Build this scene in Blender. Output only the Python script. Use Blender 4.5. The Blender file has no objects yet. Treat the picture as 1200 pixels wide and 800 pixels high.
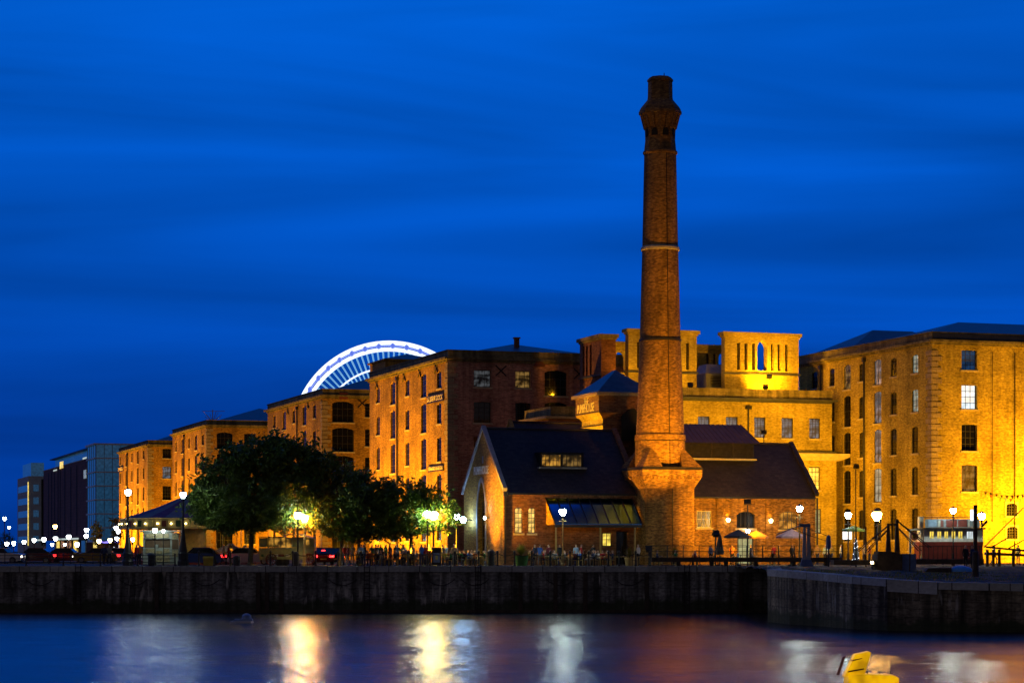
import bpy, math, random
import numpy as np
from mathutils import Matrix, Vector
random.seed(7); RNG = np.random.default_rng(7)
scene = bpy.context.scene
COL = scene.collection
# ------------------------------------------------------------------ camera (78 mm lens, level, shifted up)
F, HZ, CZ = 2600.0, 645.0, 1.2            # focal length in photo pixels, horizon row, eye height above quay
WATER = -3.6
cam_d = bpy.data.cameras.new('camera'); cam = bpy.data.objects.new('camera', cam_d); COL.objects.link(cam)
cam.location = (0, 0, CZ); cam.rotation_euler = (math.radians(90), 0, 0)
cam_d.sensor_width = 36; cam_d.lens = 36*F/1200; cam_d.shift_y = (HZ-400)/1200
cam_d.clip_start = 0.5; cam_d.clip_end = 9000
scene.camera = cam
# ------------------------------------------------------------------ dusk sky
world = bpy.data.worlds.new('World'); scene.world = world; world.use_nodes = True
nt = world.node_tree; nt.nodes.clear(); N = nt.nodes.new; L = nt.links.new
def math_node(t, op, a, b=None, clamp=False):
    n = t.nodes.new('ShaderNodeMath'); n.operation = op; n.use_clamp = clamp
    for i, s in enumerate((a, b)):
        if s is None: continue
        if isinstance(s, (int, float)): n.inputs[i].default_value = s
        else: t.links.new(s, n.inputs[i])
    return n.outputs[0]
tc = N('ShaderNodeTexCoord'); sep = N('ShaderNodeSeparateXYZ'); L(tc.outputs['Generated'], sep.inputs[0])
ramp = N('ShaderNodeValToRGB'); L(sep.outputs['Z'], ramp.inputs[0])
e = ramp.color_ramp.elements
SKY = [(0.0, (0.0, .030, .24)), (0.06, (0.0, .050, .37)), (0.12, (0.0, .078, .50)), (0.19, (0.0, .100, .60)),
       (0.26, (0.0, .118, .68)), (0.5, (0.0, .10, .56)), (1.0, (0.0, .11, .62))]
e[0].position = 0; e[0].color = (*SKY[0][1], 1); e[1].position = 1; e[1].color = (*SKY[-1][1], 1)
for p, c in SKY[1:-1]:
    q = e.new(p); q.color = (*c, 1)
mp = N('ShaderNodeMapping'); L(tc.outputs['Generated'], mp.inputs[0])
mp.inputs['Scale'].default_value = (1.6, 1.0, 17.0); mp.inputs['Rotation'].default_value = (0, math.radians(-2), 0)
mp.inputs['Location'].default_value = (7.807, -17.137, -3.0045)
n1 = N('ShaderNodeTexNoise'); L(mp.outputs[0], n1.inputs['Vector']); n1.inputs['Scale'].default_value = 1.3
n1.inputs['Detail'].default_value = 4.5; n1.inputs['Roughness'].default_value = .45; n1.inputs['Distortion'].default_value = .7
cr = N('ShaderNodeMapRange'); L(n1.outputs[0], cr.inputs[0])
cr.inputs[1].default_value = .33; cr.inputs[2].default_value = .68; cr.inputs[3].default_value = .58; cr.inputs[4].default_value = 1.16
# the afterglow is ahead (north-west), the sky behind the camera is nearly night
ay = N('ShaderNodeMapRange'); L(sep.outputs['Y'], ay.inputs[0])
ay.inputs[1].default_value = -.45; ay.inputs[2].default_value = .8; ay.inputs[3].default_value = .03; ay.inputs[4].default_value = 1.0
fac = math_node(nt, 'MULTIPLY', cr.outputs[0], ay.outputs[0])
mul = N('ShaderNodeVectorMath'); mul.operation = 'SCALE'; L(ramp.outputs[0], mul.inputs[0]); L(fac, mul.inputs['Scale'])
nish = N('ShaderNodeTexSky'); nish.sky_type = 'NISHITA'; nish.sun_disc = False
nish.sun_elevation = math.radians(-4); nish.sun_rotation = math.radians(-20)
ns = N('ShaderNodeVectorMath'); ns.operation = 'SCALE'; L(nish.outputs[0], ns.inputs[0]); ns.inputs['Scale'].default_value = .002
add = N('ShaderNodeVectorMath'); L(mul.outputs[0], add.inputs[0]); L(ns.outputs[0], add.inputs[1])
# dim city glow low in the sky behind the camera
gy = N('ShaderNodeMapRange'); L(math_node(nt, 'ADD', math_node(nt, 'MULTIPLY', sep.outputs['Y'], .8), math_node(nt, 'MULTIPLY', sep.outputs['X'], .6)), gy.inputs[0]); gy.inputs[1].default_value = 0; gy.inputs[2].default_value = -.5; gy.inputs[3].default_value = 0; gy.inputs[4].default_value = 1
gz = N('ShaderNodeMapRange'); L(sep.outputs['Z'], gz.inputs[0]); gz.inputs[1].default_value = .75; gz.inputs[2].default_value = 0; gz.inputs[3].default_value = .1; gz.inputs[4].default_value = 1
glow = N('ShaderNodeVectorMath'); glow.operation = 'SCALE'; glow.inputs[0].default_value = (.165, .128, .128); L(math_node(nt, 'MULTIPLY', gy.outputs[0], gz.outputs[0]), glow.inputs['Scale'])
add2 = N('ShaderNodeVectorMath'); L(add.outputs[0], add2.inputs[0]); L(glow.outputs[0], add2.inputs[1])
bg = N('ShaderNodeBackground'); L(add2.outputs[0], bg.inputs[0]); bg.inputs[1].default_value = 1.0
wo = N('ShaderNodeOutputWorld'); L(bg.outputs[0], wo.inputs[0])
scene.view_settings.view_transform = 'Standard'; scene.view_settings.look = 'None'
scene.view_settings.exposure = 0; scene.view_settings.gamma = 1
try: scene.view_settings.use_curve_mapping = False
except Exception: pass
cy = scene.cycles
cy.use_denoising = True
try: cy.denoiser = 'OPENIMAGEDENOISE'
except Exception: pass
cy.max_bounces = 6; cy.diffuse_bounces = 2; cy.glossy_bounces = 3; cy.transmission_bounces = 4; cy.transparent_max_bounces = 8
cy.sample_clamp_indirect = 6; cy.caustics_reflective = False; cy.caustics_refractive = False
cy.use_light_tree = True
scene.render.film_transparent = False

SODIUM = (1.0, .43, .008); WARM = (1.0, .72, .35); COOL = (.78, .95, 1.0)
# ------------------------------------------------------------------ pixel helpers
def PX(px, Y): return (px-600)/F*Y
def PZ(py, Y): return CZ+(HZ-py)/F*Y
TH = math.atan(.338); C_, S_ = math.cos(TH), math.sin(TH)     # the docks' grid: local x runs right and away, local y away and left
class Frame:
    def __init__(s, px, Y): s.O = (PX(px, Y), Y)
    def fx(s, px, d=0.0):     # local x on the plane y = d seen at column px
        k = (px-600)/F; return (k*(s.O[1]+d*C_)-s.O[0]+d*S_)/(C_-k*S_)
    def ly(s, px, a=0.0):     # local y on the plane x = a seen at column px
        k = (px-600)/F; return (s.O[0]+a*C_-k*(s.O[1]+a*S_))/(k*C_+S_)
    def Y(s, x, y): return s.O[1]+x*S_+y*C_
    def z(s, py, x, y): return PZ(py, s.Y(x, y))
    def w(s, x, y, z=0): return Vector((s.O[0]+x*C_-y*S_, s.O[1]+x*S_+y*C_, z))
# ------------------------------------------------------------------ materials
MATS = {}
def nodes_mat(name):
    m = bpy.data.materials.new(name); m.use_nodes = True; MATS[name] = m
    t = m.node_tree; return m, t, t.nodes['Principled BSDF']
def plain(name, col, rough=.6, metal=0, noise=.25, scale=3.0, emis=None, strength=0, spec=.4, bump=0.0):
    m, t, b = nodes_mat(name)
    b.inputs['Roughness'].default_value = rough; b.inputs['Metallic'].default_value = metal
    b.inputs['Specular IOR Level'].default_value = spec
    tcn = t.nodes.new('ShaderNodeTexCoord'); nz = t.nodes.new('ShaderNodeTexNoise')
    t.links.new(tcn.outputs['Object'], nz.inputs['Vector']); nz.inputs['Scale'].default_value = scale; nz.inputs['Detail'].default_value = 5
    mr = t.nodes.new('ShaderNodeMapRange'); t.links.new(nz.outputs[0], mr.inputs[0])
    mr.inputs[1].default_value = .3; mr.inputs[2].default_value = .7
    mr.inputs[3].default_value = 1-noise; mr.inputs[4].default_value = 1+noise*.6
    vm = t.nodes.new('ShaderNodeVectorMath'); vm.operation = 'SCALE'; vm.inputs[0].default_value = col
    t.links.new(mr.outputs[0], vm.inputs['Scale']); t.links.new(vm.outputs[0], b.inputs['Base Color'])
    if bump:
        bp = t.nodes.new('ShaderNodeBump'); bp.inputs['Strength'].default_value = bump; bp.inputs['Distance'].default_value = .05
        t.links.new(nz.outputs[0], bp.inputs['Height']); t.links.new(bp.outputs[0], b.inputs['Normal'])
    if emis:
        b.inputs['Emission Color'].default_value = (*emis, 1); b.inputs['Emission Strength'].default_value = strength
    return m
def masonry(name, c1, c2, mortar, bw=.46, bh=.15, msize=.012, stain=.35, bump=.4, var=.5, streak=0.0, white=0.0, rough=.85, weed=0.0):
    m, t, b = nodes_mat(name); n = t.nodes.new; l = t.links.new
    uv = n('ShaderNodeUVMap'); br = n('ShaderNodeTexBrick'); l(uv.outputs[0], br.inputs['Vector'])
    br.inputs['Scale'].default_value = 1; br.inputs['Brick Width'].default_value = bw; br.inputs['Row Height'].default_value = bh
    br.inputs['Mortar Size'].default_value = msize; br.inputs['Color1'].default_value = (*c1, 1); br.inputs['Color2'].default_value = (*c2, 1)
    br.inputs['Mortar'].default_value = (*mortar, 1); br.inputs['Bias'].default_value = .1
    def noise(sx, sy, sc, det=4):
        mpn = n('ShaderNodeMapping'); l(uv.outputs[0], mpn.inputs[0]); mpn.inputs['Scale'].default_value = (sx, sy, 1)
        z = n('ShaderNodeTexNoise'); l(mpn.outputs[0], z.inputs['Vector']); z.inputs['Scale'].default_value = sc; z.inputs['Detail'].default_value = det
        return z.outputs[0]
    big = noise(1, 1, .35); mid = noise(1, 1.7, 3.4, 6)
    def rng(s, a, bb, lo, hi):
        r = n('ShaderNodeMapRange'); l(s, r.inputs[0]); r.inputs[1].default_value = a; r.inputs[2].default_value = bb
        r.inputs[3].default_value = lo; r.inputs[4].default_value = hi; return r.outputs[0]
    f1 = rng(big, .3, .7, 1-stain, 1+stain*.5); f2 = rng(mid, .3, .7, 1-var*.6, 1+var*.45)
    f = math_node(t, 'MULTIPLY', f1, f2)
    if streak:
        st = noise(1.6, .07, 1.0, 6); f = math_node(t, 'MULTIPLY', f, rng(st, .4, .62, 1-streak, 1.1))
    vm = n('ShaderNodeVectorMath'); vm.operation = 'SCALE'; l(br.outputs[0], vm.inputs[0]); l(f, vm.inputs['Scale'])
    out = vm.outputs[0]
    if white:
        w1 = noise(2.6, .35, 1.0, 7); w2 = noise(.16, .3, 1.0, 2)
        wf = math_node(t, 'MULTIPLY', rng(w1, .565, .64, 0, 1), rng(w2, .5, .62, 0, white))
        mx = n('ShaderNodeMix'); mx.data_type = 'RGBA'; l(wf, mx.inputs['Factor']); l(out, mx.inputs['A']); mx.inputs['B'].default_value = (.55, .55, .5, 1)
        out = mx.outputs['Result']
    if weed:
        su = n('ShaderNodeSeparateXYZ'); l(uv.outputs[0], su.inputs[0]); wn = noise(.9, .8, 1.0, 6)
        hh = math_node(t, 'ADD', su.outputs['Y'], math_node(t, 'MULTIPLY', math_node(t, 'SUBTRACT', wn, .5), 1.6))
        mw = n('ShaderNodeMix'); mw.data_type = 'RGBA'; l(rng(hh, weed, weed+.35, .85, 0), mw.inputs['Factor']); l(out, mw.inputs['A']); mw.inputs['B'].default_value = (.03, .045, .02, 1)
        out = mw.outputs['Result']
    l(out, b.inputs['Base Color']); b.inputs['Roughness'].default_value = rough; b.inputs['Specular IOR Level'].default_value = .25
    bp = n('ShaderNodeBump'); bp.inputs['Strength'].default_value = bump; bp.inputs['Distance'].default_value = .03
    l(br.outputs['Fac'], bp.inputs['Height']); bp.invert = True; l(bp.outputs[0], b.inputs['Normal'])
    return m
masonry('brick_orange', (.51, .285, .045), (.34, .175, .03), (.30, .20, .06), streak=.12, stain=.45, var=.85)
masonry('brick_yellow', (.50, .40, .08), (.38, .29, .05), (.36, .28, .08), var=.6, streak=.1)
masonry('brick_gold', (.52, .40, .06), (.37, .265, .04), (.34, .25, .06), var=.75, streak=.12, stain=.4)
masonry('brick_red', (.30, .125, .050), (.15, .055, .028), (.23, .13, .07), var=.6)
masonry('brick_court', (.62, .30, .20), (.36, .16, .11), (.45, .3, .2), var=.5, streak=.25)
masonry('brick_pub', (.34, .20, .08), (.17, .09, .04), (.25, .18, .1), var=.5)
masonry('brick_chimney', (.52, .275, .055), (.20, .095, .022), (.30, .16, .07), bw=.27, bh=.10, var=.75, stain=.4, streak=.3)
masonry('stone_quoin', (.42, .33, .20), (.35, .27, .16), (.2, .15, .1), bw=.9, bh=.4, msize=.02, var=.3)
masonry('stone_parapet', (.30, .24, .12), (.2, .17, .08), (.14, .12, .07), bw=1.2, bh=.5, msize=.015, streak=.45)
masonry('quay_stone', (.36, .37, .35), (.24, .25, .24), (.17, .17, .17), bw=1.9, bh=.62, msize=.02, stain=.7, streak=.75, white=.9, bump=.6, var=.9, weed=.75)
masonry('pier_stone', (.34, .30, .20), (.20, .175, .12), (.13, .12, .08), bw=1.7, bh=.58, msize=.02, stain=.7, streak=.75, white=.5, bump=.6, var=.9, weed=.7)
masonry('coping_stone', (.46, .49, .46), (.34, .37, .36), (.03, .03, .03), bw=2.4, bh=2.0, msize=.03, var=.35, stain=.4)
masonry('slate', (.046, .036, .036), (.026, .021, .023), (.02, .02, .025), bw=.5, bh=.3, msize=.02, var=.4, rough=.6, stain=.3)
masonry('cladding_brown', (.20, .10, .075), (.16, .08, .06), (.08, .05, .04), bw=1.5, bh=.9, msize=.03, var=.2, stain=.15)
masonry('cladding_grey', (.45, .46, .42), (.40, .41, .38), (.3, .3, .3), bw=2.5, bh=1.2, msize=.03, var=.15, stain=.1)
masonry('paving', (.10, .095, .085), (.075, .07, .065), (.04, .04, .04), bw=.9, bh=.6, msize=.02, var=.3, stain=.4, bump=.2)
plain('lead_roof', (.07, .075, .09), .45, .2, .3, 1.5)
plain('seam_roof', (.10, .06, .055), .4, .3, .2, 1.5)
plain('awning_metal', (.16, .50, 1.0), .12, 1.0, .15, 1.2)  # blue tint put into the metal for the sky's reflection
plain('dark_metal', (.02, .02, .022), .4, .6, .2)
plain('black_paint', (.012, .012, .014), .45, 0, .2)
plain('iron_tie', (.03, .02, .02), .6, .4)
plain('dark_frame', (.03, .028, .025), .5)
plain('brown_frame', (.10, .06, .03), .5)
plain('pale_frame', (.7, .68, .62), .5)
plain('cream_frame', (.6, .52, .3), .5)
plain('sill_stone', (.5, .42, .26), .8)
plain('white_stone', (.30, .29, .30), .7)
plain('sign_black', (.02, .018, .015), .4)
plain('letter_cream', (.9, .8, .6), .5)
plain('letter_white', (.8, .8, .75), .5)
plain('gold_letter', (.85, .75, .2), .4)
plain('slot_dark', (.015, .012, .01), .9)
plain('wood_yellow', (.42, .28, .09), .6)
plain('wood_dark', (.05, .035, .025), .7, noise=.5)
plain('trunk_bark', (.06, .045, .03), .9, noise=.5, scale=8, bump=.6)
plain('earth', (.045, .033, .024), .95, noise=.6, scale=.9, bump=.8)
plain('asphalt', (.05, .05, .05), .8, noise=.25, scale=1.5)
plain('tyre', (.02, .02, .02), .8)
plain('car_glass', (.01, .012, .015), .08)
plain('rust_red', (.16, .03, .02), .5)
plain('ship_red', (.16, .02, .012), .4)
plain('grey_paint', (.2, .21, .22), .5)
plain('cream_paint', (.5, .47, .38), .5)
plain('olive_cream', (.30, .28, .12), .5)
plain('blue_paint', (.06, .12, .30), .45)
plain('pale_blue_paint', (.22, .30, .42), .5)
plain('tarp_blue', (.08, .35, .8), .35)
plain('green_pot', (.05, .16, .03), .5)
plain('canvas_dark', (.05, .045, .05), .8)
plain('canvas_orange', (.30, .13, .05), .8)
plain('canvas_pink', (.42, .22, .22), .8)
plain('canvas_green', (.03, .09, .04), .8)
plain('bin_black', (.015, .015, .018), .35)
plain('yellow_bin', (.45, .33, .03), .45)
plain('red_flower', (.3, .02, .02), .7)
def glass(name, col, emis, strength, rough=.08, vary=0):
    m, t, b = nodes_mat(name); b.inputs['Base Color'].default_value = (*col, 1); b.inputs['Roughness'].default_value = rough
    b.inputs['Specular IOR Level'].default_value = .6
    if strength:
        b.inputs['Emission Strength'].default_value = strength; b.inputs['Emission Color'].default_value = (*emis, 1)
        if vary:
            tcn = t.nodes.new('ShaderNodeTexCoord'); nz = t.nodes.new('ShaderNodeTexNoise'); t.links.new(tcn.outputs['Object'], nz.inputs[0])
            nz.inputs['Scale'].default_value = 1.7; nz.inputs['Detail'].default_value = 3
            mr = t.nodes.new('ShaderNodeMapRange'); t.links.new(nz.outputs[0], mr.inputs[0]); mr.inputs[1].default_value = .4; mr.inputs[2].default_value = .62
            mr.inputs[3].default_value = strength*(1-vary); mr.inputs[4].default_value = strength*(1+vary*.5)
            t.links.new(mr.outputs[0], b.inputs['Emission Strength'])
    return m
glass('glass_dark', (.006, .006, .007), None, 0)
glass('glass_blue', (.02, .04, .08), (.02, .08, .22), .35, .1, .5)
glass('glass_teal', (.02, .05, .08), (.02, .09, .20), .45, .15, .3)
glass('glass_grey', (.05, .055, .06), (.16, .19, .24), .55, .1, .7)
glass('glass_sliver', (.01, .01, .012), (.3, .33, .36), .12, .1, 1.0)
glass('glass_white', (.3, .3, .3), (.80, .92, .95), 1.1, .2, .25)
glass('glass_pale', (.1, .1, .1), (.30, .36, .30), .7, .2, .5)
glass('glass_warm', (.2, .15, .05), (1.0, .60, .13), 1.1, .2, .6)
glass('glass_amber', (.1, .06, .02), (.8, .38, .05), .5, .2, .9)
glass('glass_dimwarm', (.04, .03, .01), (.5, .28, .07), .28, .2, .9)
glass('glass_yellow', (.3, .25, .05), (1.0, .72, .10), 1.1, .2, .5)
glass('glass_green', (.1, .12, .08), (.42, .52, .30), .5, .2, .4)
def emit(name, col, s):
    m, t, b = nodes_mat(name); b.inputs['Base Color'].default_value = (.5, .5, .5, 1); b.inputs['Emission Color'].default_value = (*col, 1)
    b.inputs['Emission Strength'].default_value = s; return m
emit('lamp_white', (.80, 1.0, .92), 150); emit('lamp_tall', (.80, 1.0, .90), 55); emit('lamp_warm', (1.0, .42, .035), 620); emit('lamp_leafy', (1.0, .72, .18), 380); emit('lamp_booth', (.85, 1.0, .9), 60); emit('lamp_sodium', (1.0, .50, .08), 170)
emit('lamp_blue', (.32, .60, 1.0), 150); emit('lamp_small', (.9, 1.0, 1.0), 25); emit('lamp_small_warm', (1.0, .72, .3), 25)
emit('lamp_amber', (1.0, .50, .08), 45)
emit('tail_red', (1.0, .02, .02), 9); emit('tail_red_soft', (1.0, .02, .03), 2.2); emit('head_white', (1, .9, .75), 8); emit('indicator_orange', (1, .25, .01), 2.5)
emit('panel_white', (.85, .95, 1.0), 1.6); emit('strip_white', (.8, .95, .85), .55); emit('neon_violet', (.25, .2, 1.0), 1.6)
emit('wheel_white', (.80, .90, 1.0), 1.45); emit('wheel_blue', (.12, .22, 1.0), .75); emit('wheel_spoke', (.22, .55, .85), .85)
emit('fairy_white', (.75, .88, 1.0), 5); glass('reflection_yellow', (.6, .4, .02), (1.0, .50, .0), .72, .45, .45)  # the yellow glow stands in for a floodlit wall mirrored in water
# leaves
def leaf_mat(name, c1, c2):
    m, t, b = nodes_mat(name); n = t.nodes.new; l = t.links.new
    tcn = n('ShaderNodeTexCoord'); nz = n('ShaderNodeTexNoise'); l(tcn.outputs['Object'], nz.inputs[0]); nz.inputs['Scale'].default_value = 1.4; nz.inputs['Detail'].default_value = 6
    rp = n('ShaderNodeValToRGB'); l(nz.outputs[0], rp.inputs[0]); rp.color_ramp.elements[0].position = .35; rp.color_ramp.elements[0].color = (*c1, 1)
    rp.color_ramp.elements[1].position = .65; rp.color_ramp.elements[1].color = (*c2, 1)
    l(rp.outputs[0], b.inputs['Base Color']); b.inputs['Roughness'].default_value = .5; b.inputs['Specular IOR Level'].default_value = .3
    tr = n('ShaderNodeBsdfTranslucent'); l(rp.outputs[0], tr.inputs[0]); mx = n('ShaderNodeMixShader'); mx.inputs[0].default_value = .35
    l(b.outputs[0], mx.inputs[1]); l(tr.outputs[0], mx.inputs[2]); l(mx.outputs[0], t.nodes['Material Output'].inputs[0]); return m
leaf_mat('leaves_dark', (.055, .105, .018), (.15, .23, .035)); leaf_mat('leaves_olive', (.09, .10, .012), (.26, .25, .03)); leaf_mat('leaves_gold', (.14, .10, .01), (.28, .18, .02))
leaf_mat('leaves_bush', (.05, .11, .015), (.16, .26, .03))
# water
m, t, b = nodes_mat('dock_water'); n = t.nodes.new; l = t.links.new
b.inputs['Base Color'].default_value = (.0, .004, .012, 1); b.inputs['Roughness'].default_value = .16; b.inputs['IOR'].default_value = 1.33
geo = n('ShaderNodeNewGeometry')
def ripple(sx, sy, amp_x, amp_y, det=3):
    q = n('ShaderNodeMapping'); l(geo.outputs['Position'], q.inputs[0]); q.inputs['Scale'].default_value = (sx, sy, 1)
    z = n('ShaderNodeTexNoise'); l(q.outputs[0], z.inputs[0]); z.inputs['Scale'].default_value = 1; z.inputs['Detail'].default_value = det; z.inputs['Roughness'].default_value = .6
    v = n('ShaderNodeVectorMath'); v.operation = 'SUBTRACT'; l(z.outputs['Color'], v.inputs[0]); v.inputs[1].default_value = (.5, .5, .5)
    w = n('ShaderNodeVectorMath'); w.operation = 'MULTIPLY'; l(v.outputs[0], w.inputs[0]); w.inputs[1].default_value = (amp_x, amp_y, 0); return w.outputs[0]
def vadd(a_, b_): v = n('ShaderNodeVectorMath'); l(a_, v.inputs[0]); (l(b_, v.inputs[1]) if not isinstance(b_, tuple) else setattr(v.inputs[1], 'default_value', b_)); return v.outputs[0]
# calm swell patches, wavelets and fine chop
nv = vadd(vadd(vadd(ripple(.05, .22, .06, .06, 2), ripple(.30, 3.0, .50, .31)), ripple(1.6, 8.0, .75, .30)), (0, 0, 1))
nn_ = n('ShaderNodeVectorMath'); nn_.operation = 'NORMALIZE'; l(nv, nn_.inputs[0]); l(nn_.outputs[0], b.inputs['Normal'])
rr = n('ShaderNodeMapRange'); w2 = n('ShaderNodeTexNoise'); mp2 = n('ShaderNodeMapping'); l(geo.outputs['Position'], mp2.inputs[0]); mp2.inputs['Scale'].default_value = (.02, .10, 1)
l(mp2.outputs[0], w2.inputs[0]); w2.inputs['Scale'].default_value = 1; l(w2.outputs[0], rr.inputs[0]); rr.inputs[1].default_value = .35; rr.inputs[2].default_value = .65
rr.inputs[3].default_value = .19; rr.inputs[4].default_value = .25; l(rr.outputs[0], b.inputs['Roughness'])
M = MATS
# ------------------------------------------------------------------ mesh builder
class MB:
    def __init__(s): s.v = []; s.f = []; s.uv = []; s.m = []; s.mi = 0; s.T = None
    def face(s, pts, uvs=None):
        i = len(s.v); pts = [Vector(p) for p in pts]
        if s.T is not None: pts = [s.T @ p for p in pts]
        s.v += [tuple(p) for p in pts]; s.f.append(tuple(range(i, i+len(pts)))); s.uv.append(uvs); s.m.append(s.mi)
    def box(s, x0, x1, y0, y1, z0, z1):
        P = [(x0,y0,z0),(x1,y0,z0),(x1,y1,z0),(x0,y1,z0),(x0,y0,z1),(x1,y0,z1),(x1,y1,z1),(x0,y1,z1)]
        for q in ((0,3,2,1),(4,5,6,7),(0,1,5,4),(1,2,6,5),(2,3,7,6),(3,0,4,7)): s.face([P[i] for i in q])
        return s
    def frustum(s, b, t):      # b, t: (x0,x1,y0,y1,z)
        P = [(b[0],b[2],b[4]),(b[1],b[2],b[4]),(b[1],b[3],b[4]),(b[0],b[3],b[4]),(t[0],t[2],t[4]),(t[1],t[2],t[4]),(t[1],t[3],t[4]),(t[0],t[3],t[4])]
        for q in ((0,3,2,1),(4,5,6,7),(0,1,5,4),(1,2,6,5),(2,3,7,6),(3,0,4,7)): s.face([P[i] for i in q])
        return s
    def cyl(s, p0, p1, r0, r1=None, n=8, caps=True):
        r1 = r0 if r1 is None else r1; p0 = Vector(p0); p1 = Vector(p1); d = (p1-p0)
        if d.length < 1e-6: return s
        d.normalize(); a = d.orthogonal().normalized(); b2 = d.cross(a)
        A = [p0+(a*math.cos(2*math.pi*i/n)+b2*math.sin(2*math.pi*i/n))*r0 for i in range(n)]
        B = [p1+(a*math.cos(2*math.pi*i/n)+b2*math.sin(2*math.pi*i/n))*r1 for i in range(n)]
        for i in range(n): j = (i+1) % n; s.face([A[i], A[j], B[j], B[i]])
        if caps:
            s.face(A[::-1])
            if r1 > 1e-4: s.face(B)
        return s
    def tube(s, pts, r, n=6):
        for a, b2 in zip(pts, pts[1:]): s.cyl(a, b2, r, r, n)
        return s
    def lathe(s, prof, n=24, c=(0,0), ph=0.0, caps=True):
        cum = 0
        for (r0, z0), (r1, z1) in zip(prof, prof[1:]):
            ln = math.hypot(r1-r0, z1-z0); R = max(r0, r1, .01)
            for i in range(n):
                a0 = ph+2*math.pi*i/n; a1 = ph+2*math.pi*(i+1)/n
                s.face([(c[0]+r0*math.cos(a0), c[1]+r0*math.sin(a0), z0), (c[0]+r0*math.cos(a1), c[1]+r0*math.sin(a1), z0),
                        (c[0]+r1*math.cos(a1), c[1]+r1*math.sin(a1), z1), (c[0]+r1*math.cos(a0), c[1]+r1*math.sin(a0), z1)],
                       [(a0*R, cum), (a1*R, cum), (a1*R, cum+ln), (a0*R, cum+ln)])
            cum += ln
        if caps:
            for (r, z), fl in ((prof[0], True), (prof[-1], False)):
                if r > .01:
                    P = [(c[0]+r*math.cos(ph+2*math.pi*i/n), c[1]+r*math.sin(ph+2*math.pi*i/n), z) for i in range(n)]
                    s.face(P[::-1] if fl else P)
        return s
    def prism(s, poly, z0, z1):
        n = len(poly); A = [(x, y, z0) for x, y in poly]; B = [(x, y, z1) for x, y in poly]
        for i in range(n): j = (i+1) % n; s.face([A[i], A[j], B[j], B[i]])
        s.face(A[::-1]); s.face(B); return s
    def extrude_y(s, poly, y0, y1):      # poly in x,z
        n = len(poly); A = [(x, y0, z) for x, z in poly]; B = [(x, y1, z) for x, z in poly]
        for i in range(n): j = (i+1) % n; s.face([A[i], A[j], B[j], B[i]])
        s.face(A); s.face(B[::-1]); return s
    def extrude_x(s, poly, x0, x1):      # poly in y,z
        n = len(poly); A = [(x0, y, z) for y, z in poly]; B = [(x1, y, z) for y, z in poly]
        for i in range(n): j = (i+1) % n; s.face([A[i], A[j], B[j], B[i]])
        s.face(A[::-1]); s.face(B); return s
    def mesh(s, name, mats, smooth=False):
        me = bpy.data.meshes.new(name); me.from_pydata(s.v, [], s.f)
        for mm in (mats if isinstance(mats, (list, tuple)) else [mats]): me.materials.append(M[mm] if isinstance(mm, str) else mm)
        uvl = me.uv_layers.new(name='UVMap'); co = s.v; k = 0
        for fi, f in enumerate(s.f):
            u = s.uv[fi]
            if u is None:
                a, b2, c2 = (Vector(co[f[q]]) for q in (0, 1, 2)); nn = (b2-a).cross(c2-a)
                if nn.length < 1e-9 and len(f) > 3: nn = (Vector(co[f[2]])-a).cross(Vector(co[f[3]])-a)
                if nn.length > 0: nn.normalize()
                if abs(nn.z) > .85: u = [(co[q][0], co[q][1]) for q in f]
                else:
                    tx, ty = -nn.y, nn.x; h = math.hypot(tx, ty) or 1; tx /= h; ty /= h
                    if tx < -1e-6 or (abs(tx) < 1e-6 and ty < 0): tx, ty = -tx, -ty
                    sl = 1/max(.3, math.sqrt(max(0, 1-nn.z*nn.z)))
                    u = [(co[q][0]*tx+co[q][1]*ty, co[q][2]*sl) for q in f]
            for q in u: uvl.data[k].uv = q; k += 1
        me.polygons.foreach_set('material_index', s.m)
        if smooth: me.polygons.foreach_set('use_smooth', [True]*len(s.f))
        me.update(); return me
    def build(s, name, mats, parent=None, loc=(0,0,0), rot=0, smooth=False):
        o = bpy.data.objects.new(name, s.mesh(name, mats, smooth)); COL.objects.link(o)
        o.location = loc; o.rotation_euler = (0, 0, rot) if isinstance(rot, (int, float)) else rot
        if parent: o.parent = parent
        return o
def tag(o, label=None, cat=None, group=None, kind=None):
    if label: o['label'] = label
    if cat: o['category'] = cat
    if group: o['group'] = group
    if kind: o['kind'] = kind
    return o
def thing(name, label, cat, loc=(0,0,0), rot=0, group=None):
    o = bpy.data.objects.new(name, None); COL.objects.link(o); o.empty_display_size = .3
    o.location = loc; o.rotation_euler = (0, 0, rot) if isinstance(rot, (int, float)) else rot
    return tag(o, label, cat, group)
def inst(mesh, name, parent, loc=(0,0,0), rot=(0,0,0), mat=None, scale=None):
    o = bpy.data.objects.new(name, mesh); COL.objects.link(o); o.parent = parent; o.location = loc; o.rotation_euler = rot
    if scale: o.scale = scale
    if mat:
        o.material_slots[0].link = 'OBJECT'; o.material_slots[0].material = M[mat]
    return o
def copy_thing(root, loc=None, rot=None, label=None, group=None):
    r = root.copy(); COL.objects.link(r)
    if loc is not None: r.location = loc
    if rot is not None: r.rotation_euler = (0, 0, rot)
    if label: r['label'] = label
    if group: r['group'] = group
    for ch in list(root.children):
        c = ch.copy(); COL.objects.link(c); c.parent = r
        for g in ch.children: d = g.copy(); COL.objects.link(d); d.parent = c
    return r
ORD = ['first', 'second', 'third', 'fourth', 'fifth', 'sixth', 'seventh', 'eighth', 'ninth', 'tenth', 'eleventh', 'twelfth', 'thirteenth', 'fourteenth',
       'fifteenth', 'sixteenth', 'seventeenth', 'eighteenth', 'nineteenth', 'twentieth']
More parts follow.
